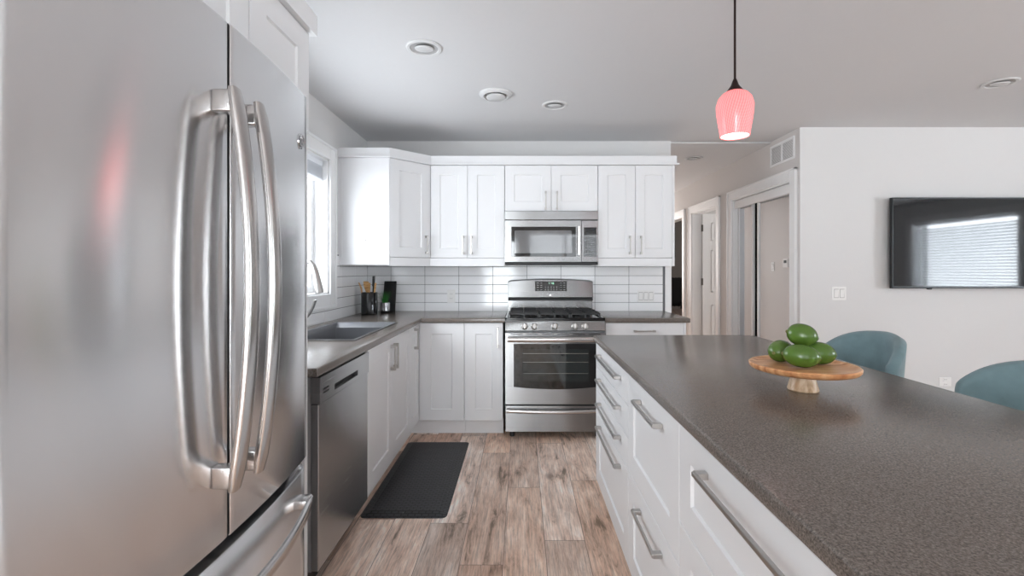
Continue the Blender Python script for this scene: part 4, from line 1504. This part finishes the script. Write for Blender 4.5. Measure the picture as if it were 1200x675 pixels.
b0 = CT+0.014
utensil('wooden_spoon', 'pale wooden spoon leaning left in the black crock', 'spoon', (CXp-0.005, CYp-0.02, b0), (CXp-0.078, CYp-0.03, CT+0.265), mk_spoon, 'bamboo')
utensil('slotted_turner', 'bamboo turner with three slots in the black crock', 'utensil', (CXp+0.01, CYp-0.01, b0), (CXp-0.012, CYp-0.05, CT+0.275), mk_turner, 'bamboo')
utensil('wooden_stick', 'thin wooden utensil handle just right of the slotted turner', 'utensil', (CXp-0.005, CYp-0.0, b0), (CXp+0.018, CYp-0.045, CT+0.262), mk_stick, 'bamboo')
utensil('wooden_stick', 'thin wooden utensil handle at the right rim of the black crock', 'utensil', (CXp+0.024, CYp-0.005, b0), (CXp+0.058, CYp-0.02, CT+0.262), mk_stick, 'bamboo')
utensil('black_spatula', 'tall black spatula with a square head in the crock', 'spatula', (CXp+0.02, CYp+0.02, b0), (CXp+0.031, CYp+0.02, CT+0.318), mk_blacksp, 'mblack')
m = MB()
m.loft([rr(0.058, 0.007, 0.006, 0.0), rr(0.055, 0.007, 0.006, 0.27), rr(0.053, 0.005, 0.004, 0.275)])
o = m.build('cutting_board', 'mblack', smooth=True, loc=(-1.178, 4.165, CT))
o.rotation_euler = (R(-13), 0, 0)
tag(o, 'black cutting board leaning on the backsplash behind the potted grass', 'cutting board')
g = empty('potted_grass', 'small green grass plant in a silver pot beside the crock', 'plant', (-1.172, 4.03, CT))
m = MB().lathe([(0.0, 0.0), (0.036, 0.0), (0.038, 0.003), (0.040, 0.018), (0.0385, 0.019)], n=32, cap0=False, cap1=True)
m.build('saucer', 'mblack', g, smooth=True)
m = MB()
ln = 40
def flute(r, z):
    return [((r+0.0011*math.cos(10*2*PI*k/80))*math.cos(2*PI*k/80), (r+0.0011*math.cos(10*2*PI*k/80))*math.sin(2*PI*k/80), z) for k in range(80)]
m.loft([flute(0.036, 0.019), flute(0.041, 0.022), flute(0.042, 0.09), flute(0.038, 0.09), flute(0.036, 0.078)])
m.build('pot', 'silver', g, smooth=True)
m = MB()
rg = random.Random(4)
for k in range(90):
    a = rg.uniform(0, 2*PI); r0 = rg.uniform(0, 0.028)
    L = rg.uniform(0.055, 0.115); lean = rg.uniform(0.0, 0.05)+r0*0.6
    bx0, by0 = r0*math.cos(a), r0*math.sin(a)
    ca, sa = math.cos(a), math.sin(a)
    wv = 0.0022
    lp = []
    for i in range(5):
        t = i/4
        p = Vector((bx0+ca*lean*t*t, by0+sa*lean*t*t, 0.076+L*t))
        w_ = wv*(1-0.9*t)
        s1 = Vector((-sa, ca, 0))*w_
        s2 = Vector((ca, sa, 0))*w_*0.35
        lp.append([p-s1, p+s2, p+s1, p-s2])
    m.loft(lp)
m.build('grass_blades', 'grass', g)

# ------------------------------------------------------------------ anti-fatigue mat
m = MB()
mx0, mx1, my0, my1 = -0.838, -0.387, 2.42, 3.49
hx_, hy_ = (mx1-mx0)/2, (my1-my0)/2
m.loft([rr(hx_, hy_, 0.03, 0.0), rr(hx_, hy_, 0.03, 0.003), rr(hx_-0.045, hy_-0.045, 0.012, 0.017), rr(hx_-0.05, hy_-0.05, 0.01, 0.0175)])
tag(m.build('kitchen_mat', 'mat', loc=((mx0+mx1)/2, (my0+my1)/2, 0.0005)), 'black textured kitchen mat on the floor in front of the sink cabinet', 'mat')


# ------------------------------------------------------------------ wall plates
def plate(name, label, cat, loc, rz, w, h, kind):
    """Front faces -y."""
    g = empty(name, label, cat, loc, rz)
    MB().box(-w/2, w/2, -0.006, 0, -h/2, h/2, 0.0025).build('cover_plate', 'plate', g)
    if kind == 'duplex':
        for s_ in (-1, 1):
            r = MB().box(-0.017, 0.017, -0.009, -0.005, s_*0.02-0.014, s_*0.02+0.014, 0.003).build('receptacle', 'plate', g)
            m = MB()
            m.box(-0.008, -0.006, -0.0095, -0.0085, s_*0.02-0.004, s_*0.02+0.005)
            m.box(0.006, 0.008, -0.0095, -0.0085, s_*0.02-0.004, s_*0.02+0.005)
            m.build('slots', 'mblack', r)
    else:
        n = kind
        for k in range(n):
            cx = (k-(n-1)/2)*0.046
            MB().box(cx-0.0185, cx+0.0185, -0.0068, -0.0055, -0.036, 0.036, 0.0005, 1).build('rocker_gap', 'plateline', g)
            MB().box(cx-0.0165, cx+0.0165, -0.009, -0.005, -0.033, 0.033, 0.0015, M=Matrix.Rotation(R(3), 4, 'X')).build('rocker', 'plate', g)
    return g

plate('wall_outlet', 'white duplex outlet on the backsplash left of the range', 'outlet', (-0.634, YB-0.0092, 1.047), 0, 0.072, 0.115, 'duplex')
plate('light_switch', 'white triple rocker switch on the backsplash right of the range', 'switch', (1.124, YB-0.0092, 1.047), 0, 0.150, 0.105, 3)
plate('light_switch', 'white double rocker switch on the wall left of the television', 'switch', (2.594, YR-0.0017, 1.092), 0, 0.116, 0.110, 2)
plate('wall_outlet', 'white duplex outlet low on the wall below the television', 'outlet', (3.46, YR-0.0017, 0.37), 0, 0.10, 0.072, 'duplex')
# thermostat and switch on the hall's left wall (seen in the mirrored closet door)
g = empty('thermostat', 'white square thermostat on the hall wall seen in the closet mirror', 'thermostat', (HX, 5.86, 1.372), PI/2)
MB().box(-0.055, 0.055, -0.022, -0.0005, -0.055, 0.055, 0.006).build('case', 'plate', g)
MB().box(-0.03, 0.03, -0.0235, -0.021, 0.0, 0.035, 0.001).build('screen', 'mblack', g)
plate('light_switch', 'white rocker switch on the hall wall seen in the closet mirror', 'switch', (HX+0.0005, 6.18, 1.33), PI/2, 0.072, 0.116, 1)
# return air grille above the closet
g = empty('return_air_grille', 'white double return air grille above the closet doors', 'vent', (XH, (3.905+4.285)/2, 2.215), -PI/2)
hw = 0.19
m = MB()
m.box(-hw, hw, -0.008, 0, 0, 0.022, 0.002); m.box(-hw, hw, -0.008, 0, 0.168, 0.19, 0.002)
m.box(-hw, -hw+0.022, -0.008, 0, 0.022, 0.168, 0.002); m.box(hw-0.022, hw, -0.008, 0, 0.022, 0.168, 0.002)
m.box(-0.012, 0.012, -0.008, 0, 0.022, 0.168, 0.002)
m.build('frame', 'trim', g)
MB().box(-hw+0.01, hw-0.01, -0.0025, -0.0005, 0.012, 0.178).build('backing', 'plateline', g)
for k in range(14):
    z = 0.028+k*0.0102
    MB().box(-hw+0.02, hw-0.02, -0.0065, -0.003, z, z+0.0045, M=None).build('louvre', 'trim', g)


# ------------------------------------------------------------------ ceiling fixtures
def can_light(x, y, r, label, z=CH):
    g = empty('recessed_light', label, 'light', (x, y, z), 0, 'recessed ceiling lights')
    MB().lathe([(r, -0.0005), (r, -0.004), (r*0.93, -0.008), (r*0.78, -0.007), (r*0.76, -0.002)], n=40, cap0=False, cap1=False).build('trim_ring', 'fixture', g, smooth=True)
    MB().lathe([(r*0.775, -0.003), (r*0.70, -0.0022), (r*0.60, -0.0012), (r*0.5, -0.0006)], n=40, cap0=False, cap1=True).build('baffle', 'baffle', g, smooth=True)
    M = Matrix.Translation((0.0, 0, 0)) @ Matrix.Rotation(R(8), 4, 'X')
    MB().lathe([(r*0.52, -0.0035), (r*0.48, -0.010), (r*0.30, -0.014), (0.0, -0.0155)], n=32, M=M, cap0=False, cap1=False).build('lens', 'lens', g, smooth=True)
    return g

can_light(-0.511, 2.467, 0.095, 'large recessed ceiling light nearest to the refrigerator')
can_light(0.235, 3.32, 0.09, 'recessed ceiling light in front of the wall cabinets')
can_light(2.985, 2.927, 0.09, 'recessed ceiling light in front of the television wall')
can_light(1.778, 4.84, 0.09, 'recessed ceiling light in the hallway', CH-0.012)
g = empty('ceiling_air_valve', 'round white ceiling air valve between two recessed lights', 'vent', (-0.17, 3.11, CH))
MB().lathe([(0.108, -0.0005), (0.108, -0.008), (0.100, -0.016), (0.082, -0.020), (0.076, -0.012), (0.072, -0.002)], n=44, cap0=False, cap1=False).build('outer_ring', 'fixture', g, smooth=True)
MB().lathe([(0.074, -0.003), (0.05, -0.002)], n=40, cap0=False).build('throat', 'plateline', g)
MB().lathe([(0.03, -0.002), (0.06, -0.018), (0.064, -0.026), (0.058, -0.030), (0.0, -0.031)], n=40, cap0=False, cap1=False).build('disc', 'fixture', g, smooth=True)

# pendant
PX, PY = 0.862, 1.895
g = empty('pendant_light', 'pink glass pendant lamp hanging over the island', 'pendant lamp', (PX, PY, 1.82))
zc = CH-1.82
MB().lathe([(0.06, zc-0.0005), (0.06, zc-0.012), (0.045, zc-0.022), (0.008, zc-0.026), (0.0, zc-0.026)], n=32, cap0=False, cap1=False).build('canopy', 'bronze', g, smooth=True)
MB().cyl((0, 0, 0.225), (0, 0, zc-0.02), 0.0045, n=12).build('rod', 'bronze', g, smooth=True)
MB().lathe([(0.006, 0.232), (0.010, 0.222), (0.016, 0.205), (0.030, 0.186), (0.034, 0.178), (0.0, 0.176)], n=28, cap0=True, cap1=False).build('socket_cone', 'bronze', g, smooth=True)
m = MB()
op = [(0.033, 0.180), (0.050, 0.170), (0.064, 0.152), (0.0715, 0.125), (0.070, 0.095), (0.065, 0.060), (0.059, 0.025), (0.056, 0.0)]
ip = [(r-0.003, max(z, 0.0006) if i else z) for i, (r, z) in enumerate(op)][::-1]
m.lathe(op+ip, n=44, cap0=False, cap1=False)
m.build('shade', 'shade', g, smooth=True, angle=60)
MB().lathe([(0.010, 0.15), (0.018, 0.13), (0.030, 0.10), (0.032, 0.08), (0.024, 0.058), (0.010, 0.048), (0.0, 0.046)], n=24, cap0=True, cap1=False).build('bulb', 'bulb', g, smooth=True)
MB().lathe([(0.0, 0.008), (0.0525, 0.008), (0.0525, 0.005), (0.0, 0.005)], n=40, cap0=False, cap1=False).build('diffuser', 'diffuser', g)

# ------------------------------------------------------------------ television
g = empty('television', 'flat television on a bracket on the right wall', 'television', (3.61, YR-0.003, 1.135))
tw, th = 1.28, 0.73
MB().box(-tw/2, tw/2, -0.075, -0.045, 0.0, th, 0.004).build('casing', 'tvframe', g)
MB().box(-tw/2+0.3, tw/2-0.3, -0.046, -0.03, 0.12, 0.5, 0.005).build('back_cover', 'mblack', g)
MB().box(-0.25, 0.25, -0.031, -0.0005, 0.22, 0.5, 0.003).build('wall_bracket', 'mblack', g)
MB().box(-tw/2+0.012, tw/2-0.012, -0.0765, -0.07, 0.018, th-0.012, 0.0008, 1).build('screen', 'tv', g)
MB().box(-0.345, -0.315, -0.07, -0.05, -0.008, 0.002, 0.002).build('sensor', 'mblack', g)

# ------------------------------------------------------------------ cake stand and green fruit
SX, SY = 0.861, 1.435
g = empty('cake_stand', 'round wooden cake stand with pale foot on the island', 'cake stand', (SX, SY, CT))
MB().lathe([(0.0, 0.0), (0.041, 0.0), (0.043, 0.003), (0.036, 0.03), (0.030, 0.052), (0.030, 0.058), (0.0, 0.058)], n=40, cap0=False, cap1=False).build('foot', 'palewood', g, smooth=True)
MB().lathe([(0.0, 0.0585), (0.128, 0.0585), (0.143, 0.063), (0.149, 0.070), (0.150, 0.077), (0.147, 0.080), (0.139, 0.079), (0.131, 0.0745), (0.0, 0.0735)], n=64, cap0=False, cap1=False).build('plate', 'acacia', g, smooth=True)


def lime(label, c, axis, L=0.049, r=0.0345):
    prof = []
    n = 18
    for i in range(n+1):
        t = -1+2*i/n
        z = t*L
        rr_ = r*math.sqrt(max(0, 1-abs(t)**2.1))
        prof.append((max(rr_, 0.0008), z))
    prof[0] = (0.003, -L-0.001)
    prof[-1] = (0.0045, L+0.003)
    prof.insert(-1, (0.009, L*0.985))
    o_ = empty('green_lime', label, 'lime', c, 0, 'green limes on the cake stand')
    q = Vector(axis).to_track_quat('Z', 'Y')
    o_.rotation_mode = 'QUATERNION'
    o_.rotation_quaternion = q
    m = MB().lathe(prof, n=32)
    bo = m.build('rind', 'lime', o_, smooth=True, angle=60)
    MB().lathe([(0.004, -L-0.003), (0.006, -L+0.001)], n=12).build('stem_scar', 'stem', o_)
    return o_

pt = CT+0.0745
lime('green lime at the front of the pile with its tip to the right', (0.838, 1.405, pt+0.0350), (0.93, -0.30, -0.10), 0.050)
lime('green lime at the right of the pile, tip pointing right', (0.919, 1.452, pt+0.0355), (0.95, -0.18, -0.12), 0.049)
lime('green lime at the back left of the pile', (0.824, 1.492, pt+0.0350), (0.80, 0.58, 0.05), 0.045)
lime('topmost green lime resting on the three others', (0.868, 1.452, pt+0.091), (0.88, -0.25, -0.22), 0.043, 0.035)


# ------------------------------------------------------------------ bar stools
def stool(x, y, label):
    g = empty('bar_stool', label, 'stool', (x, y, 0), 0, 'teal velvet bar stools')
    # seat cushion
    m = MB()
    lp = []
    for z, k in ((0.60, 0.86), (0.605, 0.95), (0.625, 1.0), (0.655, 1.0), (0.675, 0.95), (0.682, 0.80), (0.685, 0.4)):
        lp.append([(0.205*k*math.copysign(abs(math.cos(a))**0.75, math.cos(a)), 0.225*k*math.copysign(abs(math.sin(a))**0.75, math.sin(a)), z) for a in [2*PI*i/40 for i in range(40)]])
    m.loft(lp)
    m.build('seat', 'velvet', g, smooth=True, angle=60)
    # wrap-round back
    m = MB()
    n, nz = 36, 10
    A = R(68)

    def shell(off):
        rows = []
        for i in range(n+1):
            f = -A+2*A*i/n
            u = abs(f)/A
            ztop = 0.968-0.09*u**3-0.012*u
            zbot = 0.63+0.02*u
            col = []
            for j in range(nz+1):
                v = j/nz
                z = zbot+(ztop-zbot)*v
                lean = 0.035*v*(1-0.4*u)
                a_, b_ = 0.19+off+lean, 0.222+off+0.01*v
                col.append(Vector((a_*math.cos(f), b_*math.sin(f), z)))
            rows.append(col)
        return rows
    inn, out = shell(0.0), shell(0.042)
    loops = []
    for i in range(n+1):
        a, b = inn[i], out[i]
        top_mid = (a[-1]+b[-1])/2+Vector((0, 0, 0.014))
        bot_mid = (a[0]+b[0])/2-Vector((0, 0, 0.012))
        loops.append(a+[top_mid]+b[::-1]+[bot_mid])
    # soft closed ends
    def shrink(lp, k, shift):
        c = sum(lp, Vector())/len(lp)
        res = []
        for p in lp:
            q = c+(p-c)*k
            res.append(Vector((q.x+shift, q.y, q.z)))
        return res
    loops = [shrink(loops[0], 0.75, -0.014), shrink(loops[0], 0.93, -0.008)]+loops+[shrink(loops[-1], 0.93, -0.008), shrink(loops[-1], 0.75, -0.014)]
    m.loft(loops)
    m.build('backrest', 'velvet', g, smooth=True, angle=70)
    for sx in (-1, 1):
        for sy in (-1, 1):
            m = MB()
            m.tube([(sx*0.13, sy*0.14, 0.605), (sx*0.19, sy*0.20, 0.0)], [0.014, 0.009], 14)
            m.build('leg', 'mblack', g, smooth=True)
    m = MB()
    k = 0.175
    c4 = [(-k, -k-0.01), (k, -k-0.01), (k, k+0.01), (-k, k+0.01)]
    for i in range(4):
        a, b = c4[i], c4[(i+1) % 4]
        m.cyl((a[0], a[1], 0.19), (b[0], b[1], 0.19), 0.008)
    m.build('footrest', 'mblack', g, smooth=True)
    return g

stool(1.53, 2.28, 'teal velvet bar stool behind the cake stand at the far end of the island')
stool(1.53, 1.494, 'teal velvet bar stool nearer the viewpoint at the right picture edge')

# ------------------------------------------------------------------ far room seen past the hall
g = empty('dining_chair', 'dark chair in the far room seen past the cabinet end', 'chair', (2.86, 8.75, 0))
MB().box(-0.21, 0.21, -0.21, 0.21, 0.44, 0.47, 0.008).build('seat', 'mblack', g)
for sx in (-1, 1):
    MB().box(sx*0.19-0.018, sx*0.19+0.018, -0.20, -0.164, 0, 0.44, 0.003).build('leg', 'mblack', g)
    MB().box(sx*0.19-0.018, sx*0.19+0.018, 0.17, 0.206, 0, 1.12, 0.003).build('leg', 'mblack', g)
MB().box(-0.172, 0.172, 0.178, 0.2, 0.98, 1.12, 0.004).box(-0.172, 0.172, 0.178, 0.2, 0.70, 0.78, 0.004).build('backrest', 'mblack', g)
m = MB()
lp = []
for i in range(17):
    x = -0.19+0.38*i/16
    wv = 0.012*math.sin(i*1.9)
    lp.append([(x, 0.165+wv*0.4, 0.66+wv), (x, 0.155+wv*0.3, 0.95), (x, 0.165, 1.135+abs(wv)), (x, 0.215, 1.135+abs(wv)), (x, 0.226, 0.95), (x, 0.215+wv*0.4, 0.60-wv), (x, 0.2065, 0.60), (x, 0.2065, 1.122), (x, 0.1755, 1.122), (x, 0.1755, 0.66)])
m.loft(lp)
tag(m.build('black_jacket', 'cloth_b', loc=(2.86, 8.75, 0), smooth=True), 'black garment draped over the dark chair in the far room', 'garment')
m = MB()
lp = []
for i in range(15):
    x = -0.18+0.36*i/14
    wv = 0.012*math.sin(i*2.3)
    lp.append([(x, -0.225, 0.10+wv), (x, -0.235+wv*0.4, 0.30), (x, -0.225, 0.485+wv*0.3), (x, 0.0, 0.56+wv), (x, 0.12, 0.50), (x, 0.12, 0.4705), (x, -0.2115, 0.4705), (x, -0.2115, 0.10+wv)])
m.loft(lp)
tag(m.build('taupe_blanket', 'cloth_t', loc=(2.86, 8.75, 0.001), smooth=True), 'taupe blanket lying on the dark chair seat in the far room', 'blanket')
g = empty('framed_picture', 'dark framed picture on the far room wall', 'picture', (2.92, 9.548, 1.55))
m = MB()
m.box(-0.2, 0.2, -0.025, 0, 0, 0.03, 0.003); m.box(-0.2, 0.2, -0.025, 0, 0.57, 0.6, 0.003); m.box(-0.2, -0.17, -0.025, 0, 0.03, 0.57, 0.003); m.box(0.17, 0.2, -0.025, 0, 0.03, 0.57, 0.003)
m.build('frame', 'mblack', g)
MB().box(-0.172, 0.172, -0.012, -0.002, 0.028, 0.572).build('picture_sheet', 'darkroom', g)
